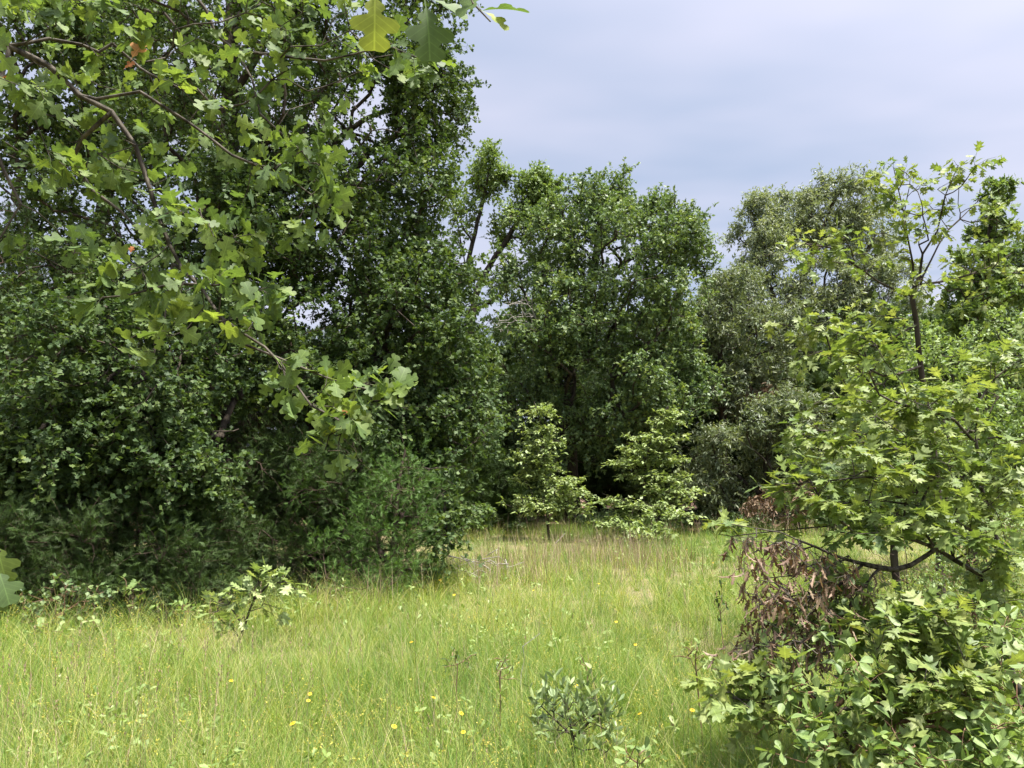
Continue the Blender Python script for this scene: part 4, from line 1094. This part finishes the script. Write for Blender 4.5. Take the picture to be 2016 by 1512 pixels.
for (lab, px, py, d, rx, ry, n_, mt, sz, tpl) in (
        ("low pale leafy plant at the meadow's far left edge", 95, 1248, 7.2, 55, 20, 16, M_SAPL, .09, T_OB),
        ("upright leafy sprig at the shade line, right of the low pale plant", 185, 1225, 7.4, 12, 26, 7, M_SAPL, .08, T_OB),
        ("creeping pale plant lying in the grass left of the large oak seedling", 320, 1268, 6.9, 40, 18, 12, M_SAPL, .06, T_OBS),
        ("light green sprig in the shade under the dark bushy cedar", 262, 1160, 8.2, 20, 30, 10, M_LIGHTOAK, .09, T_POSTMID),
        ("small leafy plant in shade left of the large oak seedling", 365, 1198, 7.9, 26, 12, 9, M_LIGHTOAK, .08, T_OB),
        ("young bush with rounded leaves at the far left before the cedars", 110, 1185, 8.0, 75, 45, 110, M_MIDOAK, .06, T_POSTMID),
        ("tiny pale sprig at the foot of the dark cedar", 668, 1165, 8.8, 10, 14, 6, M_SAPL, .05, T_OBS),
        ("dark thin upright weed in the meadow left of the dead bough", 1418, 1190, 5.9, 12, 30, 9, M_POST, .04, T_OBS),
        ("pale leafy weed in the grass below the dead bough", 1370, 1290, 4.6, 34, 20, 14, M_WEED, .04, T_OB),
        ("pair of pale broad leaves above the grey green shrub", 1155, 1305, 4.5, 18, 7, 2, M_SAPL, .05, T_OB),
        ("leafy sprig at the bottom edge right of the grey green shrub", 1255, 1490, 3.4, 26, 16, 6, M_BUSH, .05, T_OB),
        ("dark leafed twig in the middle of the meadow grass", 900, 1300, 4.9, 26, 14, 8, M_POST, .035, T_OBS),
        ("grey green wispy weed left of the grey green shrub", 985, 1320, 4.6, 26, 24, 14, M_GREYLEAF, .03, T_NARROW)):
    b = G(px, d)
    plant("weed_plant", lab, "plant", [[b, P(px, py + ry * .6, d), P(px, py, d)]], [(px, py, d, rx, ry, rx * d / FPX * .8, n_)], tpl, mt, M_REDSTEM, sz, tip=.0016, minr=(.004, .002), step=.08,
          part=("stem", "leaves"), twigs=1, twig_len=.05, per=4, up=1.3, droop=.1, every=.6)

plant("low_shrub", "waist-low grey green shrub of upright oval leaves at the bottom centre", "shrub",
      [[G(1130, 4.05), P(1128, 1470, 4.05), P(1125, 1440, 4.05), P(1120, 1400, 4.05)], [P(1128, 1455, 4.05), P(1160, 1420, 4.05), P(1185, 1390, 4.05)], [P(1128, 1450, 4.05), P(1090, 1415, 4.05), P(1065, 1390, 4.05)]],
      [(1070, 1412, 4.05, 24, 30, .12, 20), (1102, 1395, 4.05, 28, 30, .14, 22), (1146, 1392, 4.05, 32, 30, .14, 24), (1184, 1398, 4.05, 26, 30, .12, 20), (1130, 1435, 4.0, 42, 24, .14, 16), (1184, 1440, 4.0, 28, 20, .1, 10), (1180, 1480, 3.9, 34, 16, .12, 12), (1088, 1452, 4.0, 22, 18, .1, 8), (1200, 1425, 4.05, 18, 16, .08, 6)],
      T_SHRUB, M_GREYLEAF, M_BARK, .052, tip=.0018, minr=(.008, .004), step=.07, part=("stem", "leaves"), twigs=1, twig_len=.07, per=5, up=.1, droop=-.6, along=.6, rise=.8, twig_r=.001, every=.6)

# dry reddish stalks at the cedar's foot
for (lab, px, d, nn, hgt) in (("clump of reddish dry stalks at the dark cedar's foot beside the meadow's bend", 748, 9.2, 34, .62), ("sparse pale dry stalks standing in the cedar's shade, left of the reddish clump", 640, 9.0, 12, .6)):
    b = G(px, d)
    r_ = thing("dry_stalks", lab, "dry stalks", b)
    mb = MB()
    x, y = b[0] + rng.normal(size=nn) * .09, b[1] + rng.normal(size=nn) * .08
    blades(mb, x, y, rng.uniform(0, 6.28, nn), hgt * rng.uniform(.6, 1.2, nn), rng.uniform(0, .2, nn), rng.uniform(0, .2, nn), rng.uniform(.006, .009, nn), rng.uniform(0, .5, nn))
    mb.build("stalks", M_STRAW, r_)

# weathered brush pile and fallen sticks
r_ = thing("brush_pile", "small heap of grey weathered branches lying in the grass near the cedar", "brush pile", G(925, 12.3))
for i in range(34):
    mb = MB()
    c = np.array([G(925, 12.3)[0], 12.3, .24]) + rng.normal(size=3) * np.array([.3, .22, .1])
    dd_ = rand_dir(1)[0] * np.array([1, .8, .35]) * rng.uniform(.12, .36)
    ch = curve([c - dd_, c + rng.normal(size=3) * .07, c + dd_], .14, .25)
    rr = np.linspace(.012, .004, len(ch)) * rng.uniform(.4, 1.1)
    tubes(mb, ch[:-1], ch[1:], rr[:-1], rr[1:], 5)
    mb.build("stick", M_GREYWOOD, r_)
for lab, a, b in (("long pale stick leaning out of the grass before the slender sapling", P(1080, 1085, 16), P(1112, 1050, 16)), ("short straw-coloured stick tilted in the mid meadow grass", P(1035, 1268, 5.6), P(1062, 1242, 5.6))):
    r_ = thing("fallen_stick", lab, "stick", (a[0], a[1], 0))
    mb = MB()
    ch = curve([np.array([a[0] - (b[0] - a[0]) * .6, a[1], .02]), a, b], .1, .1)
    rr = np.linspace(.012, .006, len(ch)) * (1 if a[1] > 10 else .35)
    tubes(mb, ch[:-1], ch[1:], rr[:-1], rr[1:], 6)
    mb.build("wood", M_GREYWOOD, r_)

# pale dead twigs hanging in the round oak
r_ = thing("dead_branch", "spray of bare bleached twigs caught on the left side of the round oak", "dead branch", P(1050, 640, 23))
mb = MB()
pos, par, nch = skeleton([curve([P(1060, 640, 23.2), P(1040, 600, 23), P(1000, 600, 22.8)], .2)], blob_pts([(1015, 625, 22.8, 50, 34, .6, 90), (1035, 590, 22.9, 30, 20, .4, 20)], .6), .3, wob=.3)
rad, kids = radii(pos, par, .006, 2.4)
wood(mb, pos, par, rad, 3)
mb.build("twigs", M_GREYWOOD, r_)

# ------------------------------------------------------------------ yellow flowers, one thing each
FL = [(810, 1264, "yellow daisy at mid meadow, a metre left of the dark leafed twig"), (776, 1430, "low yellow daisy furthest left of those near the bottom centre"),
      (854, 1373, "small yellow daisy above and left of the pair near the grey green shrub"), (908, 1404, "upper of two large yellow daisies left of the grey green shrub"),
      (912, 1441, "lower of two large yellow daisies left of the grey green shrub"), (1213, 1224, "yellow daisy in the bright grass well behind the grey green shrub"),
      (1251, 1269, "yellow daisy on a tall stem behind and right of the grey green shrub"), (1259, 1405, "orange yellow daisy just right of the grey green shrub"),
      (1363, 1398, "yellow daisy nearest the dark oak sprig on the right"), (1050, 1162, "far yellow daisy among the purplish dry stems"),
      (894, 1171, "far yellow daisy below the brush pile"), (866, 1142, "orange yellow daisy beside the brush pile, towards the cedar"),
      (1179, 1149, "most distant yellow daisy, right of the dry stems"), (455, 1340, "yellow daisy straight below the large oak seedling"),
      (610, 1366, "upper of two close yellow daisies at left of the meadow"), (607, 1379, "lower of two close yellow daisies at left of the meadow"),
      (576, 1424, "lowest yellow daisy on the left of the meadow"), (1135, 1350, "yellow daisy poking out above the grey green shrub"),
      (1352, 1082, "tiny yellow daisy far off at the meadow's right"), (1404, 1108, "tiny yellow daisy far off just left of the dead bough")]
pm = MB()
npet = 12
for (px, py, lab) in FL:
    z = 0.40 if py > 1200 else 0.45
    d = (CAM_H - z) * FPX / (py - HORIZON) * 0.985
    hd = P(px, py, d)
    r_ = thing("yellow_daisy", lab, "flower", (hd[0], hd[1], gz(hd[0], hd[1])), "yellow daisies in the meadow")
    mb = MB()
    ch = curve([np.array([hd[0] + .02, hd[1], 0]), (hd + np.array([hd[0] - .01, hd[1], 0])) / 2, hd], .08, .02)
    tubes(mb, ch[:-1], ch[1:], np.full(len(ch) - 1, .0015), np.full(len(ch) - 1, .0013), 4)
    mb.build("stem", M_WEED, r_)
    sz = .0115 * rng.uniform(.8, 1.25)
    a = np.arange(npet) * 2 * math.pi / npet + rng.random()
    tilt = unit(np.array([rng.normal() * .25, -.35 + rng.normal() * .2, 1.0])[None])[0]
    u = unit(np.cross(tilt, [0, 1, .1])[None])[0]; v = np.cross(tilt, u)
    Y = u[None] * np.cos(a)[:, None] + v[None] * np.sin(a)[:, None] + tilt[None] * .12
    Y = unit(Y); Z = unit(tilt[None] - (Y * tilt).sum(1, keepdims=True) * Y)
    mb = MB()
    mb.inst(T_OBS, np.tile(hd, (npet, 1)), np.cross(Y, Z), Y, Z, np.full(npet, sz), rng.random(npet))
    mb.build("petals", M_PETAL, r_)
    mb = MB()
    tubes(mb, hd[None] - tilt[None] * .001, hd[None] + tilt[None] * .004, np.array([.0036]), np.array([.0022]), 8)
    mb.build("flower_eye", M_EYE, r_)
